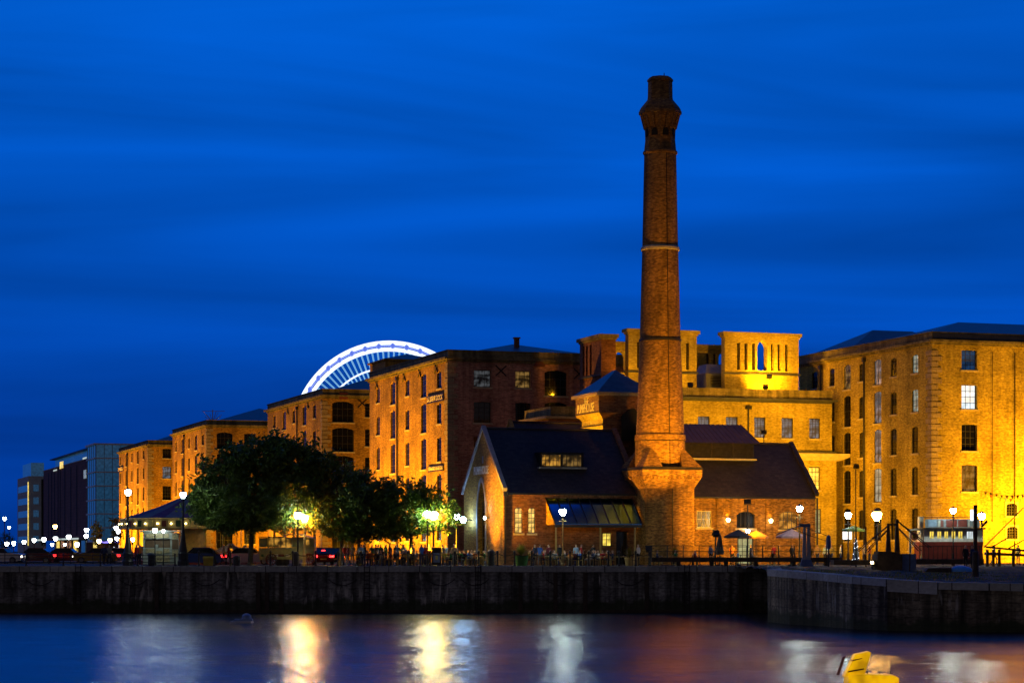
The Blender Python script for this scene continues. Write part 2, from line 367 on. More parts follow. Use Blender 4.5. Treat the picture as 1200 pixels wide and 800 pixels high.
ORD += ['twenty-'+q for q in ORD[:9]]+['thirtieth']+['thirty-'+q for q in ORD[:9]]+['fortieth']
def spot(name, loc, target, power, angle=100, blend=.7, col=SODIUM, parent=None, radius=.25):
    ld = bpy.data.lights.new(name, 'SPOT'); ld.energy = power; ld.color = col; ld.spot_size = math.radians(angle); ld.spot_blend = blend; ld.shadow_soft_size = radius
    o = bpy.data.objects.new(name, ld); COL.objects.link(o)
    d = Vector(target)-Vector(loc); q = d.to_track_quat('-Z', 'Y')
    if parent is None: o.location = loc; o.rotation_euler = q.to_euler()
    else:
        W = Matrix.Translation(parent.location) @ Matrix.Rotation(parent.rotation_euler.z, 4, 'Z')
        L_ = W.inverted() @ (Matrix.Translation(Vector(loc)) @ q.to_matrix().to_4x4())
        o.parent = parent; o.matrix_local = L_
    return o
def floodlight(loc, target, power, label, angle=110, h=None, col=SODIUM, group='floodlights', blend=.8):
    """a small floodlight: pole (or bracket), a lamp head, and its own light"""
    loc = Vector(loc); base = Vector((loc.x, loc.y, loc.z-(h if h is not None else loc.z)))
    t = thing('floodlight', label, 'floodlight', base, 0, group)
    hh = loc.z-base.z; mb = MB(); mb.cyl((0,0,0), (0,0,max(hh-.25, .05)), .06, .05, 6); mb.build('pole', 'black_paint', t)
    d = (Vector(target)-loc).normalized(); q = d.to_track_quat('Y', 'Z')
    mb = MB(); mb.T = Matrix.Translation((0,0,hh)) @ q.to_matrix().to_4x4(); mb.frustum((-.22,.22,-.28,-.05,-.16), (-.22,.22,-.28,-.05,.16)); mb.frustum((-.28,.28,-.05,0,-.2), (-.28,.28,-.05,0,.2))
    mb.box(-.3,.3,0,.12,.2,.23); mb.build('lamp_head', 'black_paint', t)
    spot('lamp', loc+d*.16, target, power, angle, blend, col, t, .2)
    return t
# ------------------------------------------------------------------ walls with real openings
def mapk(kind, off):
    if kind == 'F': return lambda a, d, z: (a, off+d, z)          # front plane, depth into the building is +y
    if kind == 'L': return lambda a, d, z: (off+d, a, z)          # left plane, depth is +x
    if kind == 'B': return lambda a, d, z: (a, off-d, z)
    if kind == 'R': return lambda a, d, z: (off-d, a, z)
def wall(mb, kind, a0, a1, z0, z1, ops=(), off=0.0, D=.35, closed=False):
    mp_ = mapk(kind, off)
    xs = sorted({a0, a1, *[o[0] for o in ops], *[o[1] for o in ops]}); zs = sorted({z0, z1, *[o[2] for o in ops], *[o[3] for o in ops]})
    xs = [x for x in xs if a0-1e-6 <= x <= a1+1e-6]; zs = [z for z in zs if z0-1e-6 <= z <= z1+1e-6]
    for xa, xb in zip(xs, xs[1:]):
        zstart = None
        for za, zb in zip(zs, zs[1:]):
            cx, cz = (xa+xb)/2, (za+zb)/2
            hole = any(o[0] < cx < o[1] and o[2] < cz < o[3] for o in ops)
            if hole:
                if zstart is not None: mb.face([mp_(xa,0,zstart), mp_(xb,0,zstart), mp_(xb,0,za), mp_(xa,0,za)]); zstart = None
            elif zstart is None: zstart = za
        if zstart is not None: mb.face([mp_(xa,0,zstart), mp_(xb,0,zstart), mp_(xb,0,z1), mp_(xa,0,z1)])
    for o in ops:
        x0, x1, b0, b1 = o[:4]; rise = o[4] if len(o) > 4 else 0
        if rise:
            n = 8; pts = []
            for i in range(n+1):
                u = -1+2*i/n; xx = (x0+x1)/2+u*(x1-x0)/2; pts.append((xx, b1-rise+rise*math.sqrt(max(0, 1-u*u)) if rise > .8*(x1-x0)/2 else b1-rise*u*u))
            for p, q in zip(pts, pts[1:]):
                mb.face([mp_(p[0],0,p[1]), mp_(q[0],0,q[1]), mp_(q[0],0,b1), mp_(p[0],0,b1)])
                mb.face([mp_(p[0],0,p[1]), mp_(q[0],0,q[1]), mp_(q[0],D,q[1]), mp_(p[0],D,p[1])])
        else: mb.face([mp_(x0,0,b1), mp_(x1,0,b1), mp_(x1,D,b1), mp_(x0,D,b1)])
        mb.face([mp_(x0,0,b0), mp_(x1,0,b0), mp_(x1,D,b0), mp_(x0,D,b0)])
        mb.face([mp_(x0,0,b0), mp_(x0,D,b0), mp_(x0,D,b1), mp_(x0,0,b1)])
        mb.face([mp_(x1,0,b0), mp_(x1,D,b0), mp_(x1,D,b1), mp_(x1,0,b1)])
        if closed: mb.face([mp_(x0,D,b0), mp_(x1,D,b0), mp_(x1,D,b1), mp_(x0,D,b1)])
WCACHE = {}
def window_mesh(w, h, nx, nz, frame, t=.08, bar=.045):
    key = (round(w, 1), round(h, 1), nx, nz, frame)
    if key not in WCACHE:
        mb = MB(); mb.box(0, t, 0, .09, 0, h).box(w-t, w, 0, .09, 0, h).box(t, w-t, 0, .09, 0, t).box(t, w-t, 0, .09, h-t, h)
        for i in range(1, nx): x = t+(w-2*t)*i/nx; mb.box(x-bar/2, x+bar/2, .02, .07, t, h-t)
        for i in range(1, nz): z = t+(h-2*t)*i/nz; mb.box(t, w-t, .025, .065, z-bar/2, z+bar/2)
        p = MB(); p.face([(t*.5, .05, t*.5), (w-t*.5, .05, t*.5), (w-t*.5, .05, h-t*.5), (t*.5, .05, h-t*.5)])
        WCACHE[key] = (mb.mesh('window', frame), p.mesh('pane', 'glass_dark'), w, h)
    return WCACHE[key]
def window(parent, kind, op, off=0.0, D=.3, nx=3, nz=4, frame='dark_frame', pane='glass_dark', sill=None, label=None):
    x0, x1, b0, b1 = op[:4]; fm, pm, w, h = window_mesh(x1-x0, b1-b0, nx, nz, frame)
    if kind == 'F': loc, rz = (x0, off+D-.06, b0), 0
    elif kind == 'L': loc, rz = (off+D-.06, x1, b0), -math.pi/2
    elif kind == 'R': loc, rz = (off-D+.06, x0, b0), math.pi/2
    o = inst(fm, 'window', parent, loc, (0, 0, rz), scale=((x1-x0)/w, 1, (b1-b0)/h))
    if label: o['label'] = label
    inst(pm, 'pane', o, mat=pane)
    if sill:
        mp_ = mapk(kind, off); mb = MB(); a, b2 = mp_(x0-.12, -.1, b0-.16), mp_(x1+.12, .2, b0)
        mb.box(min(a[0], b2[0]), max(a[0], b2[0]), min(a[1], b2[1]), max(a[1], b2[1]), b0-.16, b0-.002); mb.build('sill', sill, parent)
    return o
def lettering(parent, txt, kind, a, z, size, width, mat, off=-.03, rev=True, thick=.02):
    cu = bpy.data.curves.new('lettering', 'FONT'); cu.body = txt; cu.size = size; cu.extrude = thick; cu.align_x = 'CENTER'; cu.align_y = 'CENTER'
    cu.materials.append(M[mat]); tmp = bpy.data.objects.new('lettering_tmp', cu); COL.objects.link(tmp)
    me = bpy.data.meshes.new_from_object(tmp.evaluated_get(bpy.context.evaluated_depsgraph_get())); bpy.data.objects.remove(tmp); bpy.data.curves.remove(cu)
    o = bpy.data.objects.new('lettering', me); COL.objects.link(o); o.parent = parent
    wd = max(.01, max(v.co.x for v in me.vertices)-min(v.co.x for v in me.vertices))
    o.scale = (width/wd, 1, 1)
    if kind == 'F': o.location = (a, off, z); o.rotation_euler = (math.pi/2, 0, 0)
    elif kind == 'L': o.location = (off, a, z); o.rotation_euler = (math.pi/2, 0, -math.pi/2)
    return o
def hip_roof(x0, x1, y0, y1, z, rise, parent, mat='lead_roof', along='x'):
    mb = MB()
    if along == 'x': r0, r1 = ((x0+min((y1-y0)/2, (x1-x0)*.45)), (y0+y1)/2, z+rise), ((x1-min((y1-y0)/2, (x1-x0)*.45)), (y0+y1)/2, z+rise)
    else: r0, r1 = ((x0+x1)/2, y0+min((x1-x0)/2, (y1-y0)*.45), z+rise), ((x0+x1)/2, y1-min((x1-x0)/2, (y1-y0)*.45), z+rise)
    A, B, Cc, Dd = (x0,y0,z), (x1,y0,z), (x1,y1,z), (x0,y1,z)
    if along == 'x': mb.face([A,B,r1,r0]); mb.face([B,Cc,r1]); mb.face([Cc,Dd,r0,r1]); mb.face([Dd,A,r0])
    else: mb.face([A,B,r0]); mb.face([B,Cc,r1,r0]); mb.face([Cc,Dd,r1]); mb.face([Dd,A,r0,r1])
    return mb.build('roof', mat, parent)
# storeys shared by all the dock warehouses (z0, z1) top to bottom
ROWS = [(18.6, 20.45), (14.8, 17.05), (10.75, 13.4), (6.7, 9.45), (2.3, 5.4)]
LROWS = [(18.0, 20.6), (14.1, 17.35), (10.1, 13.5), (6.1, 9.55), (2.2, 5.6)]
def warehouse(px, Y, Wd, Dp, label, left, front, brick='brick_orange', zt=22.5, quoin='stone_quoin', roofs=(), sc=1.0, litL={}, litF={}, pipe=None, ties=(), rowsF=None, fbrick=None):
    fr = Frame(px, Y); t = thing('dock_warehouse', label, 'warehouse', (*fr.O, 0), TH, 'brick dock warehouses')
    opsL, opsF, winL, winF = [], [], [], []
    for ci, (p, kind) in enumerate(left):
        yc = fr.ly(p); w = {'s': 1.6, 'l': 2.05}[kind]*sc
        for ri, (a, b2) in enumerate(ROWS if kind == 's' else LROWS):
            op = (yc-w/2, yc+w/2, a, b2, .18); opsL.append(op); winL.append((op, kind, litL.get((ci, ri), 'glass_dark')))
    for ci, (p, w, kind) in enumerate(front):
        xc = fr.fx(p)
        for ri, (a, b2) in enumerate(rowsF or ROWS):
            if kind == 'w': op = (xc-w/2, xc+w/2, a, b2, .08)
            else: op = (xc-w/2, xc+w/2, a-.75, b2+.15, w*.10)
            opsF.append(op); winF.append((op, kind, litF.get((ci, ri), 'glass_dark')))
    zw = zt-1.25; mb = MB(); wall(mb, 'L', 0, Dp, 0, zw, opsL, D=.16); mb.build('side_wall', brick, t)
    mb = MB(); wall(mb, 'F', 0, Wd, 0, zw, opsF); mb.build('front_wall', fbrick or brick, t)
    mb = MB(); mb.face([(Wd,0,0),(Wd,Dp,0),(Wd,Dp,zw),(Wd,0,zw)]); mb.face([(0,Dp,0),(Wd,Dp,0),(Wd,Dp,zw),(0,Dp,zw)]); mb.build('rear_wall', brick, t)
    for op, kind, g in winL: window(t, 'L', op, 0, .15, 2, 4, 'dark_frame', g, 'sill_stone')
    for op, kind, g in winF: window(t, 'F', op, 0, .34, 3 if kind == 'w' else 4, 4 if kind == 'w' else 3, 'dark_frame', g, 'sill_stone')
    mb = MB(); mb.box(-.18, Wd+.18, -.18, Dp+.18, zw, zw+.22); mb.box(-.48, Wd+.48, -.48, Dp+.48, zw+.22, zw+.45); mb.build('cornice', 'stone_parapet', t)
    mb = MB(); mb.box(-.02, Wd+.02, -.02, Dp+.02, zw+.45, zt-.12); mb.box(-.12, Wd+.12, -.12, Dp+.12, zt-.12, zt); mb.build('parapet', 'stone_parapet', t)
    mb = MB(); z = .3; k = 0
    while z < zw-.5:
        a = 1.05 if k % 2 else .65; mb.box(-.09, a, -.09, 0.0, z, z+.46); mb.box(-.09, 0.0, 0, 1.7-a, z, z+.46); z += .55; k += 1
    mb.build('quoins', quoin, t)
    for (x0, x1, y0, y1, rise, al) in roofs: hip_roof(x0, x1, y0, y1, zt+.01, rise, t, 'lead_roof', al)
    for p in pipe or ():
        y = fr.ly(p); mb = MB(); mb.cyl((-.16, y, .2), (-.16, y, zw-.6), .10, .10, 8); mb.box(-.34, -.02, y-.2, y+.2, zw-.6, zw-.2); mb.build('drainpipe', 'black_paint', t)
    for kd, a, z in ties:
        mb = MB(); mp_ = mapk(kd, -.06)
        for sg in (1, -1):
            mb.tube([mp_(a-.6, 0, z-.55*sg), mp_(a+.6, 0, z+.55*sg)], .07, 5)
        mb.build('tie_plate', 'iron_tie', t)
    return t, fr
# ================================================================== THE SETTING
mb = MB(); mb.face([(-2500, 173.2, 0), (2500, 173.2, 0), (2500, 4500, 0), (-2500, 4500, 0)])
tag(mb.build('quay_paving', 'paving'), 'dark paved quayside', kind='structure')
mb = MB(); mb.face([(-400, -300, WATER), (400, -300, WATER), (400, 176, WATER), (-400, 176, WATER)])
tag(mb.build('dock_water', 'dock_water'), 'still dock water', kind='structure')
# road running along the quay on the left
mb = MB(); mb.face([(-400, 206, .004), (-6, 206, .004), (-10, 222, .004), (-400, 222, .004)]); tag(mb.build('road', 'asphalt'), 'asphalt road', kind='structure')
mb = MB(); mb.box(-400, -6, 205.8, 206.0, 0, .12); tag(mb.build('kerb', 'coping_stone'), 'road kerb', kind='structure')
# far quay wall
t = thing('quay_wall', 'long dark stone quay wall rising straight from the water below the promenade', 'quay wall', (0, 173, WATER))
mb = MB(); mb.face([(-120, 0, -1.0), (60, 0, -1.0), (60, 0, 3.15), (-120, 0, 3.15)]); mb.build('wall_face', 'quay_stone', t)
mb = MB(); mb.box(-119, 59, .12, .5, 3.0, 3.56); mb.build('coping_bed', 'quay_stone', t)
mb = MB(); x = -118.0; i = 0
while x < 58:
    w = random.choice((1.5, 1.9, 2.3)); dy = random.uniform(-.03, .03); mb.box(x, x+w-.035, -.10+dy, .55, 3.15, 3.60+random.uniform(.005, .025)); x += w
mb.build('coping', 'coping_stone', t)
for p in (184, 303, 313, 330, 610, 651, 686, 758, 868):
    x = PX(p, 173); mb = MB(); mb.box(x-.16, x+.16, -.22, -.005, .1, 3.1); mb.build('fender_post', 'wood_dark', t)
mb = MB(); mb.box(-118, 58, -.12, -.004, -.5, .22); mb.build('tide_ledge', 'wood_dark', t)
for p in (92, 430, 560, 805):
    x = PX(p, 173); mb = MB()
    for sx in (-.2, .2): mb.cyl((x+sx, -.16, .1), (x+sx, -.16, 3.75), .03, .03, 5)
    for k_ in range(11): mb.cyl((x-.2, -.16, .3+k_*.32), (x+.2, -.16, .3+k_*.32), .02, .02, 5)
    mb.build('ladder', 'iron_tie', t)
for p in (30, 140, 225, 385, 500, 540, 640, 720, 850):
    x = PX(p, 173); mb = MB(); mb.tube([(x+2.2*u/8, -.14, 2.6-.5*4*(u/8)*(1-u/8)) for u in range(9)], .03, 5); mb.build('fender_chain', 'iron_tie', t)
# near pier, curving out on the right
PIER = [(899.5, 172, 0), (900, 150, -.07), (925, 145, -.14), (960, 141.5, -.27), (1000, 136, -.40), (1040, 133.5, -.52), (1100, 132, -.68), (1160, 131, -.72), (1240, 130.5, -.8), (1500, 130, -.8), (1900, 130, -.8)]
pp = [Vector((PX(p, y), y, z)) for p, y, z in PIER]
t = thing('pier_wall', 'weathered curved stone pier wall jutting into the water on the right', 'pier wall', (pp[1].x, pp[1].y, WATER))
T0 = t.location
def resample(P, step=1.4):
    out = [P[0]]; 
    for a, b2 in zip(P, P[1:]):
        n_ = max(1, int((b2-a).length/step))
        for i in range(1, n_+1): out.append(a.lerp(b2, i/n_))
    return out
rp = resample(pp, 1.6); mb = MB(); run = 0
for a, b2 in zip(rp, rp[1:]):
    ln = (b2.xy-a.xy).length; A0, B0 = a-T0, b2-T0
    mb.face([(A0.x, A0.y, -1), (B0.x, B0.y, -1), (B0.x, B0.y, b2.z-WATER-.4), (A0.x, A0.y, a.z-WATER-.4)], [(run, -1), (run+ln, -1), (run+ln, 3.2), (run, 3.2)]); run += ln
mb.build('wall_face', 'pier_stone', t)
mb = MB()
for i, (a, b2) in enumerate(zip(rp, rp[1:])):
    if a.x > 29.0 and a.y < 140: continue
    A0, B0 = a-T0, b2-T0; B0 = A0.lerp(B0, .975); d = (B0-A0); nrm = Vector((-d.y, d.x, 0)).normalized()
    if nrm.y < 0 and abs(nrm.y) > .3: nrm = -nrm
    if abs(nrm.y) <= .3: nrm = Vector((1, 0, 0))
    drop = .42 if not (1040 < a.x/a.y*F+600 < 1092) else .72
    o_ = -nrm*.06; inn = nrm*.95; h = Vector((0, 0, .02+random.uniform(0, .03)))
    za, zb = a.z-WATER, b2.z-WATER
    P = [Vector((A0.x, A0.y, za-drop))+o_, Vector((B0.x, B0.y, zb-drop))+o_, Vector((B0.x, B0.y, zb-drop))+inn, Vector((A0.x, A0.y, za-drop))+inn]
    Q = [Vector((A0.x, A0.y, za))+o_+h, Vector((B0.x, B0.y, zb))+o_+h, Vector((B0.x, B0.y, zb))+inn+h, Vector((A0.x, A0.y, za))+inn+h]
    for q in ((0,1,5,4),(1,2,6,5),(2,3,7,6),(3,0,4,7)): mb.face([(P+Q)[k_] for k_ in q])
    mb.face(Q)
mb.build('coping', 'coping_stone', t)
# rough earth on top of the pier (one sheet, rising to the quay)
ev, ef = [], []
xs = np.linspace(0, 1, 60); 
fx_ = [p.x for p in pp[1:]]; fy_ = [p.y for p in pp[1:]]; fz_ = [p.z for p in pp[1:]]
NX, NY = 150, 44
for j in range(NY+1):
    for i in range(NX+1):
        X = 17.35+(90-17.35)*(i/NX)**1.3; yf = float(np.interp(X, fx_, fy_)); zf = float(np.interp(X, fx_, fz_)); tt = (j/NY)
        Y_ = yf+.5+(174.5-yf-.5)*tt; z_ = zf*(1-tt)**1.2-.02+(.0 if j in (0, NY) else random.uniform(-.05, .07)+.12*math.sin(X*.7+Y_*.3)*math.sin(Y_*.5)*math.sin(math.pi*tt))
        ev.append((X, Y_, min(z_, .12) if tt < .97 else -.02))
for j in range(NY):
    for i in range(NX): a = j*(NX+1)+i; ef.append((a, a+1, a+NX+2, a+NX+1))
me = bpy.data.meshes.new('pier_ground'); me.from_pydata(ev, [], ef); me.materials.append(M['earth'])
o = bpy.data.objects.new('pier_ground', me); COL.objects.link(o); tag(o, 'rough dark earth on the pier', kind='structure')
# dry grass and weeds on the pier
def blades(cx, cy, sx, sy, n, h, name, mat, label=None, z0=0.0):
    V, Fc = [], []
    for i in range(n):
        x, y = cx+random.uniform(-1, 1)*sx, cy+random.uniform(-1, 1)*sy
        yf = float(np.interp(x, fx_, fy_))
        if y < yf+1: continue
        zf = float(np.interp(x, fx_, fz_)); tt = (y-yf)/(174-yf); z = zf*(1-tt)**1.2+z0-.03
        a = random.uniform(0, 6.3); hh = h*random.uniform(.5, 1.3); w = .025; lx, ly = random.uniform(-.4, .4)*hh, random.uniform(-.4, .4)*hh
        k = len(V); V += [(x-w*math.cos(a), y-w*math.sin(a), z), (x+w*math.cos(a), y+w*math.sin(a), z), (x+lx, y+ly, z+hh)]; Fc.append((k, k+1, k+2))
    me = bpy.data.meshes.new(name); me.from_pydata(V, [], Fc); me.materials.append(M[mat]); o = bpy.data.objects.new(name, me); COL.objects.link(o)
    return tag(o, label, kind='stuff')
blades(33, 146, 14, 11, 5200, .16, 'dry_grass', 'leaves_olive')

# ================================================================== DOCK WAREHOUSES (name wings from right to left)
# the dark-fronted wing behind the pub
A, frA = warehouse(525, 235, 24, 32, 'tall brick warehouse wing carrying the ALBERT DOCK sign, dark front behind the pub', 
    [(443, 's'), (460.3, 'l'), (477.4, 's'), (496.3, 'l'), (514.6, 's')],
    [(565.5, 1.95, 'w'), (613, 1.75, 'w'), (651.5, 2.6, 'l')], pipe=(466.8,), roofs=((2.5, 22, 5, 31, 2.2, 'y'),), fbrick='brick_court',
    litF={(0, 0): 'glass_sliver', (1, 0): 'glass_dimwarm', (2, 0): 'glass_dark', (1, 1): 'glass_dark'},
    ties=[('L', frz, 20.9) for frz in (4.2, 10.6, 16.8, 28.6)] + [('F', 5.9, 20.4), ('F', 14.8, 20.3)])
def signboard(parent, fr, pa, pb, ytop, ybot, words, board, letters, cat=None):
    ya, yb = fr.ly(pa), fr.ly(pb); y0, y1 = min(ya, yb), max(ya, yb); yc = (y0+y1)/2
    zt_, zb_ = fr.z(ytop, 0, yc), fr.z(ybot, 0, yc)
    mb = MB(); mb.box(-.10, -.03, y0, y1, zb_, zt_); b2 = mb.build('sign_board', board, parent)
    for mm in ((y0, y1, zt_, zt_+.1), (y0, y1, zb_-.1, zb_)):
        mb = MB(); mb.box(-.16, -.03, mm[0]-.1, mm[1]+.1, mm[2], mm[3]); mb.build('sign_frame', 'sign_black', parent)
    lettering(parent, words, 'L', yc, (zt_+zb_)/2, (zt_-zb_)*1.3, (y1-y0)*.94, letters, -.13)
signboard(A, frA, 501.8, 520.6, 463.5, 470, 'ALBERT DOCK', 'sign_black', 'letter_cream')
signboard(A, frA, 503.2, 520.2, 546.3, 551, 'EDWARD PAVILION', 'sign_black', 'letter_cream')
# penthouse and stack on its roof
xa, ya = .6, frA.ly(433.5, .6)
mb = MB(); mb.box(.6, 7.6, ya-7.0, ya, 22.4, 23.55); mb.box(.35, 7.85, ya-7.25, ya+.25, 23.55, 23.75); mb.build('roof_house', 'brick_orange', A)
hip_roof(.35, 7.85, ya-7.25, ya+.25, 23.76, .9, A, 'lead_roof', 'y')
mb = MB(); mb.box(11.6, 12.1, 12, 12.5, 23.5, 25.1); mb.box(11.5, 12.2, 11.9, 12.6, 25.1, 25.25); mb.build('chimney', 'brick_red', A)
mb = MB(); mb.cyl((17.3, 3, 22.5), (17.3, 3, 24.0), .12); mb.box(17.0, 17.6, 2.8, 3.2, 23.8, 24.3); mb.build('roof_vent', 'dark_metal', A)
for x in (9.6, 15.3): mb = MB(); mb.box(x, x+1.2, -.25, -.03, 20.95, 21.2); mb.extrude_y([(x, 21.2), (x+1.2, 21.2), (x+.9, 21.5), (x+.3, 21.5)], -.25, -.03); mb.build('hoist_head', 'rust_red', A)
B, frB = warehouse(378, 287.6, 24, 33, 'brick warehouse wing below the big wheel with a deep recessed loading bay', 
    [(321.5, 's'), (333, 'l'), (344.3, 's'), (356.7, 'l'), (368.5, 's')], [(402, 2.9, 'l'), (436, 1.9, 'w')], pipe=(349.2,), roofs=((2, 22, 8, 32, 3.2, 'y'),), zt=22.2,
    ties=[('L', 8, 20.6), ('L', 20, 20.6), ('F', 5.3, 20.4)])
mb = MB(); mb.box(2.2, 3.3, -.28, -.03, 20.9, 21.7); mb.build('hoist_head', 'rust_red', B)
C, frC = warehouse(242.3, 362.7, 24, 32, 'brick warehouse wing with a spiky aerial on its roof, above the big tree', 
    [(206.2, 's'), (213.6, 'l'), (221.5, 's'), (229.6, 'l'), (237.7, 's')], [(263.3, 2.6, 'l'), (292.8, 1.9, 'w')], pipe=(216.6,), roofs=((2, 22, 5, 30, 3.0, 'y'),), zt=22.6)
mb = MB()
for i in range(9):
    a = i*.7; mb.tube([(1.4+.2*math.cos(a), 2.2+.2*math.sin(a), 22.6), (1.4+1.5*math.cos(a), 2.2+1.6*math.sin(a), 23.6+.5*math.sin(i*2.1))], .045, 4)
mb.cyl((1.4, 2.2, 22.6), (1.4, 2.2, 24.4), .07); mb.tube([(-.4, 2.2, 24.1), (3.4, 2.2, 24.2)], .05, 4)
mb.build('roof_aerial', 'wood_yellow', C)
D_, frD = warehouse(173.7, 417, 24, 36, 'farthest brick warehouse wing, standing next to the glass corner block', 
    [(141, 's'), (147.8, 'l'), (154.5, 's'), (161.5, 'l'), (168.3, 's')], [(195.5, 1.6, 'w'), (222, 1.7, 'w')], pipe=(150,), roofs=((2, 22, 5, 34, 3.4, 'y'),), zt=22.0,
    litF={(0, 1): 'glass_grey'})
signboard(D_, frD, 139, 144.6, 547.4, 551.8, 'DOCK', 'sign_black', 'letter_cream')
# right-hand warehouse
E, frE = warehouse(1092, 214.6, 34, 29, 'big brick warehouse on the right with bright white lit windows', 
    [(954.5, 's'), (974.8, 's'), (992.6, 'l'), (1009.6, 's'), (1028.3, 'l'), (1047.2, 's'), (1072.3, 's')],
    [(1136, 1.72, 'w'), (1213, 1.72, 'w')], brick='brick_gold', pipe=(963, 1014), roofs=((.8, 33, 2, 17.5, 2.1, 'x'), (.8, 16, 18.2, 28.6, 2.5, 'x')), zt=22.4, sc=.78,
    litL={(6, 0): 'glass_pale', (6, 1): 'glass_pale', (4, 0): 'glass_grey', (4, 1): 'glass_grey', (4, 2): 'glass_grey', (4, 3): 'glass_pale', (2, 0): 'glass_dimwarm'},
    litF={(0, 1): 'glass_white', (0, 0): 'glass_blue', (0, 2): 'glass_dark', (0, 3): 'glass_dimwarm'}, rowsF=[(18.75, 20.75), (14.95, 17.35), (10.9, 13.5), (6.95, 9.55)])
mb = MB(); mb.box(.1, 34, -.075, -.03, 21.75, 22.25); mb.build('parapet_skylight_strip', 'lead_roof', E)  # added strip, its blue grey stands for skylight on the parapet
for p, za, zb in ((1185.3, 589.4, 604.5), (1186, 616.5, 631.5)):     # small arched windows set in the lower front wall
    x = frE.fx(p); op = (x-.62, x+.62, frE.z(zb, x, 0), frE.z(za, x, 0)); mb = MB(); wall(mb, 'F', x-.75, x+.75, op[2]-.15, op[3]+.15, [(*op, .2)], off=-.06, D=.05, closed=False)
    mb.build('window_surround', 'sill_stone', E); window(E, 'F', op, -.05, .045+.01, 4, 4, 'dark_frame', 'glass_dark', 'sill_stone')
mb = MB(); x = frE.fx(1188.5); mb.cyl((x, -.13, .3), (x, -.13, 20.6), .05, .05, 6)
for x2 in (6.6,): mb.cyl((x2, -.13, 4), (x2, -.13, 20.6), .03, .03, 5)
mb.build('drainpipe', 'iron_tie', E)
# lit ground floor openings of the right-hand warehouse
for p0, p1 in ((989.5, 993.6), (994.6, 998.6)):
    ya, yb = frE.ly(p1), frE.ly(p0); zc = frE.z(631.5, 0, ya), frE.z(622, 0, ya)
    mb = MB(); mb.box(-.20, -.05, ya, yb, *zc); mb.build('lit_sign_panel', 'panel_white', E)

# ---- middle yellow building with the screen towers
frF = Frame(975, 232); frF.O = (frF.O[0]-32.0*C_, frF.O[1]-32.0*S_)      # origin at its left end
LF = 32.0
Fb = thing('stone_office_block', 'yellow brick building behind the chimney topped with slotted screen towers', 'building', (*frF.O, 0), TH)
xm = frF.fx(745); zF = frF.z(455, 20, 0); zLow = frF.z(476, 2, 0)
ops = []; 
for a, b2 in ((817.9, 831.5), (850.7, 864.5), (884, 896.8), (916, 929.3), (948.5, 961)): ops.append((frF.fx(a), frF.fx(b2), frF.z(512, 20, 0), frF.z(488, 20, 0)))
zl = frF.z(528.5, 28, 0)
mb = MB(); wall(mb, 'F', xm, LF, zl, zF-1.35, ops, D=.3); mb.face([(LF,0,zl),(LF,9,zl),(LF,9,zF),(LF,0,zF)]); mb.face([(xm,0,zl),(xm,9,zl),(xm,9,zF),(xm,0,zF)]); mb.build('upper_wall', 'brick_yellow', Fb)
for i, op in enumerate(ops): window(Fb, 'F', op, 0, .22, 3, 4, 'cream_frame' if i < 0 else 'dark_frame', 'glass_grey', 'sill_stone')
lo = []
for a, b2, c2, d2 in ((948, 961, 574, 547), (949.5, 962.5, 625, 596), (880, 893, 574, 547)): lo.append((frF.fx(a, -1.0), frF.fx(b2, -1.0), frF.z(c2, 30, -1), frF.z(d2, 30, -1)))
mb = MB(); wall(mb, 'F', xm, LF, 0, zl-.6, lo, off=-1.0, D=.3); mb.face([(LF,-1,0),(LF,9,0),(LF,9,zl),(LF,-1,zl)]); mb.build('lower_wall', 'brick_yellow', Fb)
for op, g in zip(lo, ('glass_yellow', 'glass_green', 'glass_dimwarm')): window(Fb, 'F', op, -1.0, .22, 3, 5, 'dark_frame', g, 'sill_stone')
mb = MB(); mb.box(xm-.1, LF+1.5, -1.5, 9, zl-.6, zl-.25); mb.frustum((xm-.1, LF+.4, -1.1, 9, zl-1.0), (xm-.1, LF+1.4, -1.4, 9, zl-.605)); mb.build('ledge', 'sill_stone', Fb)
mb = MB(); mb.box(xm-.1, LF+.1, -.9, 9, zl-.25, zl+.0); mb.build('ledge_capping', 'lead_roof', Fb)
mb = MB(); mb.box(xm, LF+.02, -.02, 9, zF-1.35, zF-1.15); mb.box(xm-.25, LF+.45, -.45, 9, zF-1.15, zF-.95); mb.build('cornice', 'lead_roof', Fb)
mb = MB(); mb.box(xm, LF+.05, -.05, 9, zF-.95, zF); mb.build('parapet', 'stone_parapet', Fb)
mb = MB(); x = frF.fx(876.5); mb.cyl((x, -.14, zl), (x, -.14, zF-2.0), .08, .08, 6); mb.box(x-.3, x+.3, -.35, -.02, zF-2.1, zF-1.75); mb.build('drainpipe', 'black_paint', Fb)
# low left part
x0 = frF.fx(643); mb = MB(); mb.box(x0, xm, 0, 8, 0, zLow-1.25); mb.build('low_wall', 'brick_red', Fb)
mb = MB(); mb.box(x0-.5, xm, -.5, 8, zLow-1.25, zLow-1.0); mb.build('low_cornice', 'stone_quoin', Fb)
mb = MB(); mb.box(x0+.2, xm, 0, 8, zLow-1.0, zLow); mb.build('low_parapet', 'stone_parapet', Fb)
